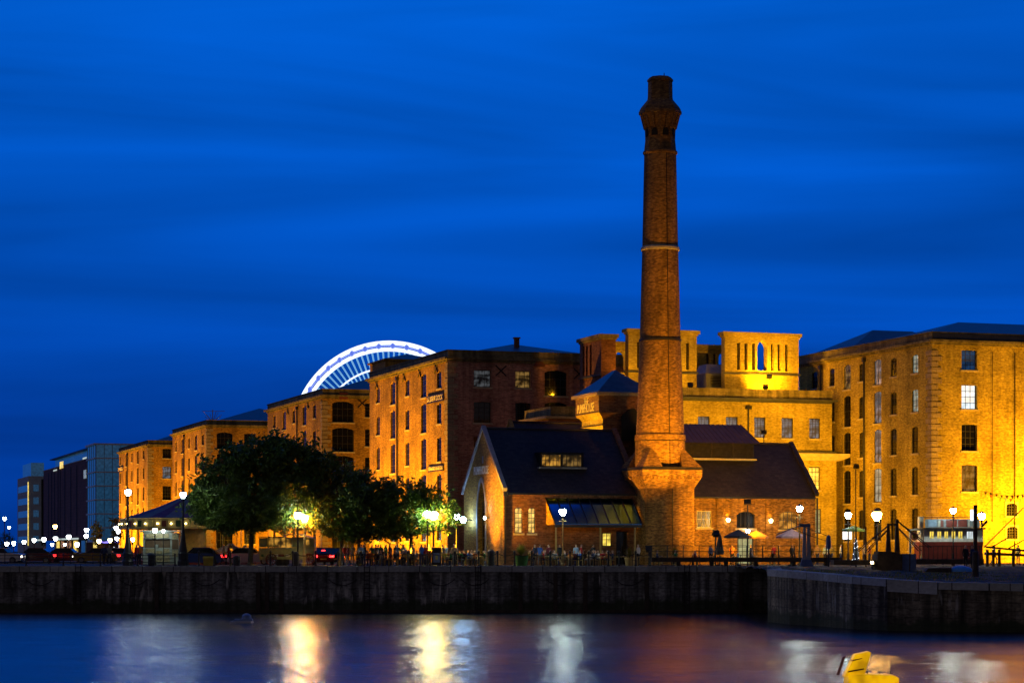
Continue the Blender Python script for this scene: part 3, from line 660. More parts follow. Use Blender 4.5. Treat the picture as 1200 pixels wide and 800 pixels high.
# screen towers
def screen(pa, pb, ytop, ybase, d, slots, arch=None, brick='brick_yellow', thick=.9, yslot=(402.7, 434), right=True, left=True):
    xa, xb = frF.fx(pa, d), frF.fx(pb, d); xc = (xa+xb)/2; ztop = frF.z(ytop, xc, d); z0_ = zF-.3
    zs0, zs1 = frF.z(yslot[1], xc, d), frF.z(yslot[0], xc, d); op = []
    for sx in slots: x = frF.fx(sx, d); op.append((x-.17, x+.17, zs0, zs1))
    so = list(op); thr = []
    if arch: x, w_ = frF.fx(arch[0], d), arch[1]; thr.append((x-w_/2, x+w_/2, frF.z(arch[3], xc, d), frF.z(arch[2], xc, d), w_/2))
    mb = MB(); wall(mb, 'F', xa, xb, z0_, ztop-.55, op, off=d, D=.5, closed=False) if not arch else wall(mb, 'F', xa, xb, z0_, ztop-.55, op+thr, off=d, D=thick)
    wall(mb, 'F', xa, xb, z0_, ztop-.55, thr, off=d+thick, D=.01)
    for x in (xa, xb): mb.face([(x, d, z0_), (x, d+thick, z0_), (x, d+thick, ztop-.55), (x, d, ztop-.55)])
    o = mb.build('screen_wall', brick, Fb)
    mb = MB()
    for q in so: mb.face([(q[0]-.05, d+.42, q[2]-.05), (q[1]+.05, d+.42, q[2]-.05), (q[1]+.05, d+.42, q[3]+.05), (q[0]-.05, d+.42, q[3]+.05)])
    if so: mb.build('slot_back', 'slot_dark', Fb)
    mb = MB(); mb.box(xa-.12, xb+.12, d-.12, d+thick+.12, ztop-.55, ztop-.35); mb.box(xa-.28, xb+.28, d-.28, d+thick+.28, ztop-.35, ztop); mb.build('screen_cornice', brick, Fb)
    zz = zs0-.35; mb = MB(); mb.box(xa-.15, xb+.15, d-.15, d-.004, zz-.12, zz+.06); mb.build('string_course', 'lead_roof', Fb)
    return xa, xb, ztop
S4 = screen(849.3, 936, 389.9, 455, 3.0, (865.5, 874.2, 883, 905.3, 913, 921.9), (893.3, 1.15, 399.8, 434))
S2 = screen(736.5, 816.5, 386.2, 455, 3.0, (748.5, 805.8), None, yslot=(401, 432))
S3 = screen(812, 852, 404, 455, 9.0, (829.6, 837.8), (847, 1.0, 413, 427), yslot=(414, 428))
S1 = screen(702, 738, 400, 455, 9.0, (709.5, 718.2), (727.5, 1.3, 411.5, 436), yslot=(411, 437))
# side screen (slots face left)
xq = frF.fx(704.5, 2.6); ya, yb = 2.6, frF.ly(679.5, xq); zt1 = frF.z(392.6, xq, 4); mb = MB(); sl = []
for p in (683.9, 687.6, 692.2): yy = frF.ly(p, xq); sl.append((yy-.28, yy+.28, frF.z(437, xq, 4), frF.z(402, xq, 4)))
wall(mb, 'L', ya, yb, 12, zt1-.55, sl, off=xq, D=.45, closed=True); mb.box(xq+.5, xq+1.6, ya, yb, 12, zt1-.56); mb.face([(xq,ya,12),(xq+.5,ya,12),(xq+.5,ya,zt1-.55),(xq,ya,zt1-.55)]); mb.build('screen_wall', 'brick_red', Fb)
mb = MB(); mb.box(xq-.12, xq+1.7, ya-.1, yb+.1, zt1-.55, zt1-.35); mb.box(xq-.3, xq+1.85, ya-.28, yb+.28, zt1-.35, zt1); mb.build('screen_cornice', 'stone_parapet', Fb)
mb = MB(); z_ = frF.z(439.5, xq, 4); mb.box(xq-.15, xq-.004, ya-.1, yb+.1, z_-.12, z_+.05); mb.build('string_course', 'lead_roof', Fb)
# grey plant room between the towers
xa, xb = frF.fx(827.5, 5), frF.fx(849, 5); zt2 = frF.z(425.5, xa, 5); mb = MB(); mb.box(xa, xb, 5, 8, zF-.3, frF.z(437, xa, 5)); mb.frustum((xa, xb, 5, 8, frF.z(437, xa, 5)+.004), (xb-1.6, xb, 6, 8, zt2)); mb.build('plant_room', 'grey_paint', Fb)
mb = MB()
for i in range(7): z_ = frF.z(452, xa, 5)+i*.16; mb.box(xa+.5, xb-.1, 4.92, 4.995, z_, z_+.09)
mb.build('louvre', 'dark_metal', Fb)
# ================================================================== THE PUB
frH = Frame(590, 185); zE = 6.30; zR = frH.z(502, 0, 5.6); HW = 11.0
H = thing('brick_pub_hall', 'gabled dark slate brick hall with a pointed arch doorway lettered PUMPHOUSE', 'pub', (*frH.O, 0), TH)
XL = 12.0
ops = [(frH.fx(603), frH.fx(612.6), frH.z(624.5, 2, 0), frH.z(594.3, 2, 0), .35), (frH.fx(618.7), frH.fx(627.6), frH.z(624.5, 2, 0), frH.z(594.3, 2, 0), .35),
       (frH.fx(705.7), frH.fx(717), frH.z(640, 8, 0), frH.z(623.7, 8, 0)), (frH.fx(722), frH.fx(736), 0.0, frH.z(622, 9, 0))]
mb = MB(); wall(mb, 'F', 0, XL, 0, zE-.25, ops, D=.3); mb.build('front_wall', 'brick_red', H)
window(H, 'F', ops[0], 0, .16, 2, 5, 'dark_frame', 'glass_warm', 'sill_stone'); window(H, 'F', ops[1], 0, .16, 2, 5, 'dark_frame', 'glass_warm', 'sill_stone')
window(H, 'F', ops[2], 0, .14, 2, 2, 'dark_frame', 'glass_yellow'); window(H, 'F', ops[3], 0, .2, 2, 1, 'dark_frame', 'glass_dark', label='dark open doorway under the canopy')
mb = MB(); mb.box(-.05, XL, -.12, 0.0-.002, zE-.25, zE-.1); x = .1
while x < XL: mb.box(x, x+.18, -.10, -.003, zE-.45, zE-.26); x += .36
mb.build('brick_corbels', 'brick_orange', H)
# gable wall with a pointed opening
ga = [(0.0, 0), (HW, 0), (HW, zE), (HW/2, zR), (0, zE)]
yd0, yd1, yz, ytop = 4.75, 6.95, 4.6, frH.z(563, 0, 5.9)
yc = (yd0+yd1)/2; arc = []
for i in range(9):
    u = i/8; ang = u*math.pi/3; R_ = (yd1-yd0); arc.append((yd1-R_*math.cos(ang), yz+(R_*math.sin(ang))*(ytop-yz)/(R_*math.sin(math.pi/3))))
left_arc = arc; right_arc = [(2*yc-a, z) for a, z in arc[::-1]]
mb = MB()
P3 = lambda a, z, d=0.0: (d, a, z)
mb.face([P3(0, 0), P3(yd0, 0), P3(yd0, yz), P3(0, yz)]); mb.face([P3(yd1, 0), P3(HW, 0), P3(HW, yz), P3(yd1, yz)])
zt_ = ytop+.25
zz = [yz]+[z for _, z in left_arc[1:]]+[zt_]
def gx(z): return 0 if z <= zE else (z-zE)/(zR-zE)*HW/2
def strip(z0, z1, a0, a1, b0, b1): mb.face([P3(a0, z0), P3(b0, z0), P3(b1, z1), P3(a1, z1)])
cuts = sorted({yz, zE, *[z for _, z in left_arc], zt_})
def arcx(z): return float(np.interp(z, [q[1] for q in left_arc], [q[0] for q in left_arc]))
for z0_, z1_ in zip(cuts, cuts[1:]):
    if z1_ <= ytop+1e-6:
        strip(z0_, z1_, gx(z0_), gx(z1_), arcx(z0_), arcx(z1_)); strip(z0_, z1_, 2*yc-arcx(z0_), 2*yc-arcx(z1_), HW-gx(z0_), HW-gx(z1_))
    else: strip(z0_, z1_, gx(z0_), gx(z1_), HW-gx(z0_), HW-gx(z1_))
mb.face([P3(gx(zt_), zt_), P3(HW-gx(zt_), zt_), P3(HW/2, zR)])
seq = [(yd0, 0)]+left_arc+right_arc+[(yd1, 0)]
for a, b2 in zip(seq, seq[1:]): mb.face([P3(*a), P3(*b2), P3(*b2, .6), P3(*a, .6)])
mb.face([(0, HW, 0), (XL, HW, 0), (XL, HW, zE), (0, HW, zE)])
mb.build('gable_wall', 'brick_orange', H)
mb = MB()      # stone surround
for a, b2 in zip(seq, seq[1:]):
    def off_(q): return (q[0]+(-.22 if q[0] < yc-.01 else (.22 if q[0] > yc+.01 else 0)), q[1]+(.3 if abs(q[0]-yc) < .6 and q[1] > yz else .05 if q[1] > yz else 0))
    A2, B2 = off_(a), off_(b2); mb.face([P3(*a, -.09), P3(*b2, -.09), P3(*B2, -.09), P3(*A2, -.09)]); mb.face([P3(*A2, -.09), P3(*B2, -.09), P3(*B2, 0), P3(*A2, 0)]); mb.face([P3(*a, -.09), P3(*b2, -.09), P3(*b2, .0), P3(*a, .0)])
mb.build('arch_surround', 'white_stone', H)
d = MB(); d.face([P3(yd0-.05, 0, .5), P3(yd1+.05, 0, .5), P3(yd1+.05, yz, .5), *[P3(a, z, .5) for a, z in right_arc[::-1][::1]][0:0], P3(yc, ytop+.1, .5), P3(yd0-.05, yz, .5)]); dr = d.build('entrance_door', 'glass_dark', H)
mb = MB()
for a in (yd0+.03, yd0+.72, yc, yd1-.75, yd1-.08): mb.box(.38, .46, a, a+.06, 0, yz+(.8 if abs(a-yc) > .8 else 2.0))
for z in (1.1, 2.3, 3.4, 4.5): mb.box(.39, .45, yd0, yd1, z, z+.06)
mb.build('door_frame', 'brown_frame', H)
mb = MB(); mb.box(.36, .37, yd0+.1, yd0+.6, 1.4, 2.1); mb.build('notice', 'panel_white', H)
lettering(H, 'PUMPHOUSE', 'L', frH.ly(564.6), frH.z(551.3, 0, 6), 1.0, frH.ly(556)-frH.ly(573), 'letter_white', -.06)
mb = MB(); mb.box(-.06, -.01, HW/2-.12, HW/2+.12, 8.7, 9.3); mb.build('date_stone', 'white_stone', H)
# gable copings
def coping(parent, x0, x1, w, zE_, zR_, mat='coping_stone', name='gable_coping'):
    for sg in (0, 1):
        a = (0 if not sg else w); s_ = 1 if not sg else -1; mb = MB()
        poly = [(a-s_*.25, zE_-.15), (w/2, zR_+.02), (w/2, zR_+.28), (a-s_*.35, zE_+.12)]
        mb.extrude_x(poly, x0, x1); mb.build(name, mat, parent)
coping(H, -.14, .22, HW, zE, zR, 'white_stone'); coping(H, XL-.15, XL+.25, HW, zE, zR, 'brick_red')
def slopes(parent, x0, x1, w, zE_, zR_, over=.3, mat='slate'):
    k = (zR_-zE_)/(w/2); mb = MB()
    mb.extrude_x([(-over, zE_-over*k+.02), (w/2, zR_+.02), (w/2, zR_-.12), (-over, zE_-over*k-.12)], x0, x1)
    mb.extrude_x([(w+over, zE_-over*k+.02), (w/2, zR_+.02), (w/2, zR_-.12), (w+over, zE_-over*k-.12)], x0, x1)
    o = mb.build('roof', mat, parent); mb = MB(); mb.cyl((x0, w/2, zR_+.04), (x1, w/2, zR_+.04), .10, .10, 6); mb.build('ridge_tiles', mat, parent)
    mb = MB(); mb.box(x0, x1, -over-.16, -over-.01, zE_-over*k-.14, zE_-over*k-.0); mb.build('gutter', 'black_paint', parent); return o
slopes(H, .225, XL-.155, HW, zE, zR)
mb = MB(); mb.face([(XL, 0, 0), (XL, HW, 0), (XL, HW, zE), (XL, HW/2, zR), (XL, 0, zE)]); mb.build('end_gable', 'brick_red', H)
mb = MB(); mb.cyl((.12, -.1, .1), (.12, -.1, zE-.5), .07, .07, 6); mb.box(-.05, .35, -.3, -.02, zE-.55, zE-.2); mb.build('drainpipe', 'black_paint', H)
# dormer strip
xa, xb = frH.fx(634, 1.9), frH.fx(682.5, 1.9); k_ = (zR-zE)/(HW/2); dz0, dz1 = frH.z(546.5, 4, 1.9), frH.z(531.5, 4, 1.9)
mb = MB(); mb.box(xa-.12, xb+.12, 1.86, 4.3, dz1, dz1+.14); mb.box(xa-.1, xa, 1.9, 3.4, dz0, dz1); mb.box(xb, xb+.1, 1.9, 3.4, dz0, dz1); dm = mb.build('dormer', 'dark_metal', H)
mb = MB(); mb.box(xa-.3, xb+.3, 1.55, 1.98, dz0-.17, dz0-.03); mb.build('dormer_sill', 'white_stone', dm)
half = (xb-xa)/2
for i in (0, 1):
    fm, pm, w_, h_ = window_mesh(half-.05, dz1-dz0, 5, 2, 'dark_frame'); o = inst(fm, 'dormer_window', H, (xa+.02+i*half, 1.9, dz0), scale=((half-.05)/w_, 1, (dz1-dz0)/h_)); inst(pm, 'pane', o, mat='glass_dimwarm' if i else 'glass_amber')
# lean-to canopy
xa, xb = frH.fx(639.5), frH.fx(752, -2.3); z1_, z0_ = frH.z(583.5, 5, 0), frH.z(613, 5, -2.3)
mb = MB(); mb.extrude_x([(0, z1_), (-2.3, z0_), (-2.3, z0_-.10), (0, z1_-.10)], xa, xb); cn = mb.build('canopy', 'awning_metal', H)
mb = MB(); n_ = 8
for i in range(n_+1):
    x = xa+(xb-xa)*i/n_; mb.extrude_x([(0, z1_+.06), (-2.32, z0_+.06), (-2.32, z0_-.02), (0, z1_-.02)], x-.05, x+.05)
mb.build('canopy_rib', 'black_paint', cn)
mb = MB(); mb.extrude_x([(-.02, z1_-.11), (-2.2, z0_-.11), (-.02, z0_-.11)], xa+.02, xa+.1); mb.build('canopy_cheek', 'brick_orange', cn)
mb = MB(); mb.box(xa, xb, -2.36, -2.2, z0_-.32, z0_-.12); mb.build('canopy_beam', 'dark_frame', cn)
for p in (651.5, 703.6, 744): x = frH.fx(p, -2.25); mb = MB(); mb.box(x-.06, x+.06, -2.31, -2.19, 0, z0_-.32); mb.build('canopy_post', 'wood_yellow', H)
# second, higher gabled range behind
x6 = 6.0; frb = frH; mb = MB(); w2 = 10.0; yb0 = HW+.2
H2 = thing('rear_slate_hall', 'dark slate roof ridge with a small brick gable rising behind the pub roof', 'hall', tuple(frH.w(x6, yb0)), TH)
zR2 = frH.z(494.5, x6, yb0+5); zE2 = zR2-5.0
mb.face([(0, 0, 0), (0, w2, 0), (0, w2, zE2), (0, w2/2, zR2), (0, 0, zE2)]); mb.box(0.01, 9.5, 0, w2, 0, zE2-.2); mb.build('wall', 'brick_orange', H2)
slopes(H2, .2, 9.5, w2, zE2, zR2, 0.1); coping(H2, -.1, .2, w2, zE2, zR2, 'brick_orange')
# sign tower
frS = Frame(702, 197); zS = frS.z(459, 0, 0)
S = thing('tank_tower', 'square brick tank tower with THE PUMPHOUSE lettered on its lit side', 'tower', (*frS.O, 0), TH)
SD = frS.ly(674.5); SW = 5.2; za, zb = frS.z(485, 0, 3), frS.z(492.5, 0, 3)
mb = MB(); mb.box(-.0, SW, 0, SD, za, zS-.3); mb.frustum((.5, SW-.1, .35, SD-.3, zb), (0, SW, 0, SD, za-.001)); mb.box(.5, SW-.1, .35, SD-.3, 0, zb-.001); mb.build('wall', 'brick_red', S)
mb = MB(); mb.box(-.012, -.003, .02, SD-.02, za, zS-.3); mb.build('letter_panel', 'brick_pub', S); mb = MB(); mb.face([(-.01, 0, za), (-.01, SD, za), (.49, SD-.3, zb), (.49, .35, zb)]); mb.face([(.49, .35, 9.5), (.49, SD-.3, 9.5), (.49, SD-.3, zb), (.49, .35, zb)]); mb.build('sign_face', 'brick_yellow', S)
mb = MB(); mb.box(-.3, SW+.3, -.3, SD+.3, zS-.3, zS); mb.build('cornice', 'stone_quoin', S)
mb = MB(); mb.box(.36, .48, .3, SD-.25, zb-.55, zb-.45); mb.box(-.05, -.015, .1, SD-.1, za+.02, za+.1); mb.build('string_course', 'slate', S)
hip_roof(-.2, SW+.2, -.2, SD+.2, zS+.01, frS.z(434, 2.5, 3)-zS, S, 'lead_roof', 'y')
lettering(S, 'THE', 'L', frS.ly(687.5), frS.z(470.3, 0, 3), .85, 1.15, 'gold_letter', -.05); lettering(S, 'PUMPHOUSE', 'L', frS.ly(686.8), frS.z(478.4, 0, 3), 1.15, frS.ly(677)-frS.ly(696.5), 'gold_letter', -.05)
mb = MB(); xx0, xx1 = frS.fx(728), frS.fx(744); mb.extrude_y([(xx0, 11.0), (xx1+.6, 11.0), (xx1+.6, 13.0), ((xx0+xx1)/2+.6, 13.9), ((xx0+xx1)/2, 13.8), (xx0, 13.2)], -.06, -.004); mb.build('arch_shadow', 'slot_dark', S)  # dark plate painted in for the arched shadow on the front
# right-hand hall
frR = Frame(806, 194.6); zE3 = frR.z(579, 10, 0)-.0; RW = 10.0; RL = 12.4; zR3 = frR.z(520.5, 12, 5)
R3 = thing('brick_pub_hall', 'low brick hall right of the chimney with arched windows and a louvred roof ridge', 'pub', (*frR.O, 0), TH)
ops = [(frR.fx(816.5), frR.fx(834), frR.z(618, 1, 0), frR.z(598, 1, 0)), (frR.fx(863.3), frR.fx(885), frR.z(618.5, 5, 0), frR.z(598.8, 5, 0), .32), (frR.fx(913), frR.fx(934.5), frR.z(620, 10, 0), frR.z(599, 10, 0), .32),
       (frR.fx(864), frR.fx(883), 0.0, frR.z(630, 5, 0))]
mb = MB(); wall(mb, 'F', -3, RL, 0, zE3-.2, ops, D=.28); mb.build('front_wall', 'brick_chimney', R3)
window(R3, 'F', ops[0], 0, .14, 3, 2, 'cream_frame', 'glass_dimwarm', 'sill_stone'); window(R3, 'F', ops[1], 0, .2, 4, 1, 'dark_frame', 'glass_dark', 'sill_stone'); window(R3, 'F', ops[2], 0, .2, 4, 2, 'dark_frame', 'glass_amber', 'sill_stone')
window(R3, 'F', ops[3], 0, .16, 3, 3, 'dark_frame', 'glass_green', label='lit greenish glazed entrance doors')
mb = MB(); mb.box(-3, RL, -.14, -.003, zE3-.38, zE3-.2); mb.build('brick_corbels', 'brick_orange', R3)
for p in (851, 901, 843, 945): 
    x = frR.fx(p); mb = MB(); mb.box(x-.32, x+.32, -.09, -.003, 0, zE3-.39); mb.build('pilaster', 'brick_chimney', R3)
slopes(R3, -3, RL-.2, RW, zE3, zR3, .3); coping(R3, RL-.2, RL+.2, RW, zE3, zR3, 'slate')
mb = MB(); mb.face([(RL, 0, 0), (RL, RW, 0), (RL, RW, zE3), (RL, RW/2, zR3), (RL, 0, zE3)]); mb.build('end_gable', 'brick_red', R3)
mb = MB(); x = RL+.12; mb.cyl((x, -.1, 0), (x, -.1, zE3-.3), .09, .09, 6); mb.build('drainpipe', 'black_paint', R3)
xa, xb = -3.0, frR.fx(883.5, 3.2); l0, l1, l2 = frR.z(537, 5, 3.2), frR.z(517.5, 5, 3.2), frR.z(497.3, 5, 5)
mb = MB(); mb.box(xa, xb, 3.2, 6.8, l0-.8, l1); ln = mb.build('roof_lantern', 'dark_frame', R3)
mb = MB(); z = l0+.08
while z < l1-.1: mb.face([(xa, 3.17, z+.10), (xb-.1, 3.17, z+.10), (xb-.1, 3.07, z), (xa, 3.07, z)]); z += .16
for x in (frR.fx(803, 3.1), frR.fx(834, 3.1), frR.fx(858.8, 3.1)): mb.box(x-.05, x+.05, 3.04, 3.18, l0, l1)
mb.build('louvres', 'wood_dark', ln)
mb = MB(); mb.box(xa, xb+.1, 2.85, 3.18, l0-.16, l0); mb.build('lantern_sill', 'cream_frame', ln)
mb = MB(); xr = frR.fx(868, 5); mb.face([(xa, 2.75, l1-.12), (xb+.35, 2.75, l1-.12), (xr, 5, l2), (xa, 5, l2)]); mb.face([(xb+.35, 2.75, l1-.12), (xb+.35, 7.25, l1-.12), (xr, 5, l2)]); mb.face([(xa, 7.25, l1-.12), (xb+.35, 7.25, l1-.12), (xr, 5, l2), (xa, 5, l2)])
for i in range(24):
    x = xa+(xr-xa)*i/23; xbm = xa+(xb+.35-xa)*i/23; mb.tube([(xbm, 2.76, l1-.09), (x, 5, l2+.03)], .035, 4)
mb.build('lantern_roof', 'seam_roof', ln)
# ================================================================== CHIMNEY
frC2 = Frame(757, 186.5); sQ = 4.4
CH = thing('brick_chimney_stack', 'very tall tapering brick chimney with a flared arcaded top', 'chimney', (*frC2.w(sQ/2, sQ/2).xy, 0), TH)
YC = CH.location.y; hq = sQ/2
zc = lambda py: PZ(py, YC-1.9)
zc2 = lambda py: PZ(py, YC)
z_base, z_cap = zc(572), zc(547)
mb = MB(); mb.box(-hq-.12, hq+.12, -hq-.12, hq+.12, 0, 1.5); mb.frustum((-hq-.12, hq+.12, -hq-.12, hq+.12, 1.501), (-hq, hq, -hq, hq, 1.7)); mb.box(-hq, hq, -hq, hq, 1.7, z_base)
for j in (1, 2, 3): mb.frustum((-hq-.17*(j-1), hq+.17*(j-1), -hq-.17*(j-1), hq+.17*(j-1), z_base+(j-1)*.33+.002), (-hq-.17*j, hq+.17*j, -hq-.17*j, hq+.17*j, z_base+j*.33))
mb.box(-hq-.52, hq+.52, -hq-.52, hq+.52, z_base+1.0, z_cap-.25); mb.build('plinth', 'brick_chimney', CH)
mb = MB(); a = -hq-.5
while a < hq+.45: mb.box(a, a+.16, -hq-.52-.06, -hq-.524, z_base+.78, z_base+1.02); mb.box(-hq-.52-.06, -hq-.524, a, a+.16, z_base+.78, z_base+1.02); a += .34
mb.build('dentil_course', 'brick_chimney', CH)
mb = MB(); mb.frustum((-hq-.62, hq+.62, -hq-.62, hq+.62, z_cap-.25), (-hq-.5, hq+.5, -hq-.5, hq+.5, z_cap)); mb.build('plinth_capping', 'slate', CH)
rw = lambda pxw: pxw/2/F*YC
for sx in (-1, 1):
    for sy in (-1, 1):
        mb = MB(); c = (sx*(hq-.42), sy*(hq-.42)); r = .98; apex = (sx*(hq-.95), sy*(hq-.95), zc(519.5)); q = [(c[0]-r/1.1, c[1]-r/1.1), (c[0]+r/1.1, c[1]-r/1.1), (c[0]+r/1.1, c[1]+r/1.1), (c[0]-r/1.1, c[1]+r/1.1)]
        for i in range(4): mb.face([(*q[i], z_cap), (*q[(i+1) % 4], z_cap), apex])
        mb.build('broach', 'brick_chimney', CH)
mb = MB(); mb.lathe([(rw(59), z_cap-.1), (rw(57.5), zc2(515))], 48); mb.build('drum', 'brick_chimney', CH, smooth=True)
def ring(py, wid, h=.35, mat='brick_chimney', name='band'):
    z = zc2(py); mb = MB(); mb.lathe([(rw(wid)-.15, z-h/2), (rw(wid)+.04, z-h/2+.02), (rw(wid)+.04, z+h/2-.08), (rw(wid)-.15, z+h/2)], 48); return mb.build(name, mat, CH)
ring(512.5, 58.5, .55)
ring(516.5, 58.8, .12, 'slate')
prof = [(rw(56.2), zc2(510)), (rw(51), zc2(440)), (rw(47.5), zc2(398)), (rw(45), zc2(340)), (rw(42), zc2(291)), (rw(37.6), zc2(182))]
mb = MB(); pts = []
for (r0, z0_), (r1, z1_) in zip(prof, prof[1:]):
    for i in range(4): u = i/4; pts.append((r0+(r1-r0)*u, z0_+(z1_-z0_)*u))
pts.append(prof[-1]); mb.lathe(pts, 56); mb.build('shaft', 'brick_chimney', CH, smooth=True)
mb = MB(); mb.lathe([(rw(44.2), zc2(294.5)), (rw(45.5), zc2(293.5)), (rw(45.5), zc2(291)), (rw(42.5), zc2(289))], 48); mb.build('band', 'sill_stone', CH)
ring(398.5, 48.6, .28, 'slate')
mb = MB(); mb.lathe([(rw(37.8), zc2(182)), (rw(40.5), zc2(180.5)), (rw(40.5), zc2(178.5)), (rw(37.8), zc2(177))], 48); mb.build('band', 'brick_chimney', CH)
ph = math.pi/8
mb = MB(); mb.lathe([(rw(37.5), zc2(177)), (rw(35), zc2(165)), (rw(36), zc2(150)), (rw(38), zc2(146)), (rw(47.5), zc2(135.5)), (rw(50.3), zc2(134.5)), (rw(50.3), zc2(131.5)), (rw(47), zc2(129))], 8, ph=ph); mb.build('head', 'brick_chimney', CH)
for i in range(16):       # brackets under the crown and arched slots between them
    a = ph+2*math.pi*i/16; ca, sa = math.cos(a), math.sin(a); mb = MB()
    mb.T = Matrix.Rotation(a, 4, 'Z'); r0, r1 = rw(35)*.93, rw(48)*.965
    mb.extrude_y([(r0, zc2(152)), (r0+.22, zc2(152)), (r1, zc2(137)), (r1, zc2(135)), (r0, zc2(135))], -.09, .09); mb.build('bracket', 'brick_chimney', CH)
for i in range(8):
    mb = MB(); a = 2*math.pi*i/8; mb.T = Matrix.Rotation(a+math.pi/8+ph, 4, 'Z'); r = rw(36)*.924+.03
    mb.T = Matrix.Rotation(2*math.pi*i/8+2*ph, 4, 'Z'); zb, zt_ = zc2(161), zc2(152)
    mb.extrude_x([(-.26, zb), (.26, zb), (.26, zt_-.25), (0, zt_+.1), (-.26, zt_-.25)], r-.4, r+.02); mb.build('arched_slot', 'slot_dark', CH)
mb = MB(); mb.lathe([(rw(48.5), zc2(129.5)), (rw(44.5), zc2(126)), (rw(30), zc2(117.5)), (rw(29), zc2(114)), (rw(28.5), zc2(96.5)), (rw(30.5), zc2(96)), (rw(30.5), zc2(94)), (rw(25), zc2(91)), (rw(19), zc2(91)), (rw(19), zc2(97))], 8, ph=ph); mb.build('chimney_pot', 'brick_chimney', CH)
mb = MB(); mb.tube([(0, -r-.03, z) for r, z in pts], .035, 4); mb.cyl((0, -rw(59)-.03, zc2(546)), (0, -rw(56.2)-.03, zc2(510)), .035, .035, 4); mb.cyl((.2, -hq-.06, .2), (.2, -hq-.06, z_base), .03, .03, 4); mb.cyl((0, -rw(24), zc2(91)), (0, -rw(24), zc2(88)), .05, .03, 4)
cd = mb.build('lightning_conductor', 'black_paint', CH)
# ================================================================== MODERN BLOCKS, far left
frG = Frame(112, 520); G = thing('apartment_block', 'brown clad modern block with a glazed corner and lit shopfronts along its foot', 'building', (*frG.O, 0), TH)
GD = frG.ly(51); GW = 16; zG = frG.z(519, 0, 0); fl = [zG]
yB = frG.ly(102.5)
mb = MB(); mb.box(0.01, GW, yB+.01, GD, 4.2, zG-3.2); mb.box(3, GW, 20, GD, 0, 4.2); mb.build('wall', 'cladding_brown', G)
for p in (57, 60.5, 64, 68, 70.5, 76, 83, 90): 
    y = frG.ly(p); mb = MB(); mb.box(-.05, .0, y-.8, y+.6, 5, zG-4); mb.build('window_strip', 'slot_dark', G)
mb = MB(); mb.box(2.5, GW, yB+4, GD-6, zG-3.15, zG-.3); mb.build('glazed_top_floor', 'glass_teal', G)
mb = MB(); mb.box(1.2, GW, yB-2, GD-4, zG-.295, zG); mb.build('roof', 'lead_roof', G)
mb = MB(); mb.box(-.12, .2, yB, GD, zG-3.2, zG-2.95); mb.build('string_course', 'cladding_grey', G)
n_fl = 7; fh = (zG-.4-3.2)/n_fl
for k in range(n_fl):
    z = 3.2+k*fh
    mb = MB(); mb.box(.05, GW-.5, .05, yB, z+.3, z+fh); mb.mi = 1
    for i in range(9): x = .1+i*(GW-.6)/8; mb.box(x-.06, x+.06, -.04, .04, z+.3, z+fh)
    for i in range(5): y = yB*i/4.0+.03; mb.box(-.04, .04, y-.06, y+.06, z+.3, z+fh)
    mb.build('glazing', ['glass_teal', 'grey_paint'], G)
    mb = MB(); mb.box(-.35, GW, -.35, yB+.2, z, z+.295); mb.build('floor_slab', 'pale_frame', G)
mb = MB(); mb.box(-.5, GW, -.5, yB+.4, zG-.4, zG); mb.build('roof_slab', 'pale_frame', G)
for p0, p1, pt, pb, mt in ((97.5, 101.8, 535, 537, 'strip_white'), (98.6, 101.5, 550, 560, 'glass_pale'), (70.5, 74.5, 540, 548, 'glass_yellow'), (63, 67, 549.5, 551, 'strip_white')):
    y0, y1 = frG.ly(p1), frG.ly(p0); mb = MB(); mb.box(-.14, -.06, y0, y1, frG.z(pb, 0, y0), frG.z(pt, 0, y0)); mb.build('lit_window', mt, G)
for p0, p1 in ((51, 59.5), (72, 79.5), (80.5, 88), (89, 101)):
    y0, y1 = frG.ly(p1), frG.ly(p0); mb = MB(); mb.box(-1.8, 2.9, y0, y1, 4.0, 4.3); o = mb.build('canopy', 'grey_paint', G); mb = MB(); mb.box(-1.88, -1.805, y0, y1, 3.95, 4.35); mb.build('canopy_light', 'strip_white', o)
for i, (p0, p1, mt) in enumerate(((54, 57, 'glass_yellow'), (73, 77.5, 'glass_yellow'), (59, 62, 'glass_amber'), (95.5, 99.5, 'glass_yellow'), (82, 86, 'glass_teal'), (66, 70, 'glass_amber'))):
    y0, y1 = frG.ly(p1), frG.ly(p0); mb = MB(); mb.box(2.85, 2.99, y0, y1, .4, 3.8); mb.build('shopfront', mt, G)
mb = MB(); mb.box(1, GW-2, -.6, -.4, 3.0, 3.4); mb.build('neon_strip', 'neon_violet', G)
for x in (4.2, 6.6): mb = MB(); mb.box(x, x+1.7, -.2, -.05, .6, 2.6); mb.build('lit_doorway', 'panel_white', G)
frG2 = Frame(33.5, 760); G2 = thing('office_block', 'pale grey office block at the far left edge with a yellow lit stair strip', 'building', (*frG2.O, 0), TH)
g2d = frG2.ly(20.5); g2w = frG2.fx(54); z2 = frG2.z(557.5, 0, 0)
mb = MB(); mb.box(0, g2w, 0, g2d, 0, z2); mb.build('wall', 'cladding_grey', G2)
for k in range(5):
    z = 4+k*4.4; mb = MB(); mb.box(1.6, 3.4, -.08, -.01, z, z+2.3); mb.build('window_band', 'glass_teal', G2)
    mb = MB(); mb.box(-.08, -.01, 2.5, g2d-3, z, z+2.2); mb.build('window_band', 'glass_teal', G2)
mb = MB(); mb.box(4.3, 5.8, -.10, -.01, 3, z2-1); mb.build('window_band', 'slot_dark', G2)
mb = MB(); mb.box(-.15, .0, -.1, 1.6, 3, z2-2); mb.build('stair_window', 'glass_yellow', G2)
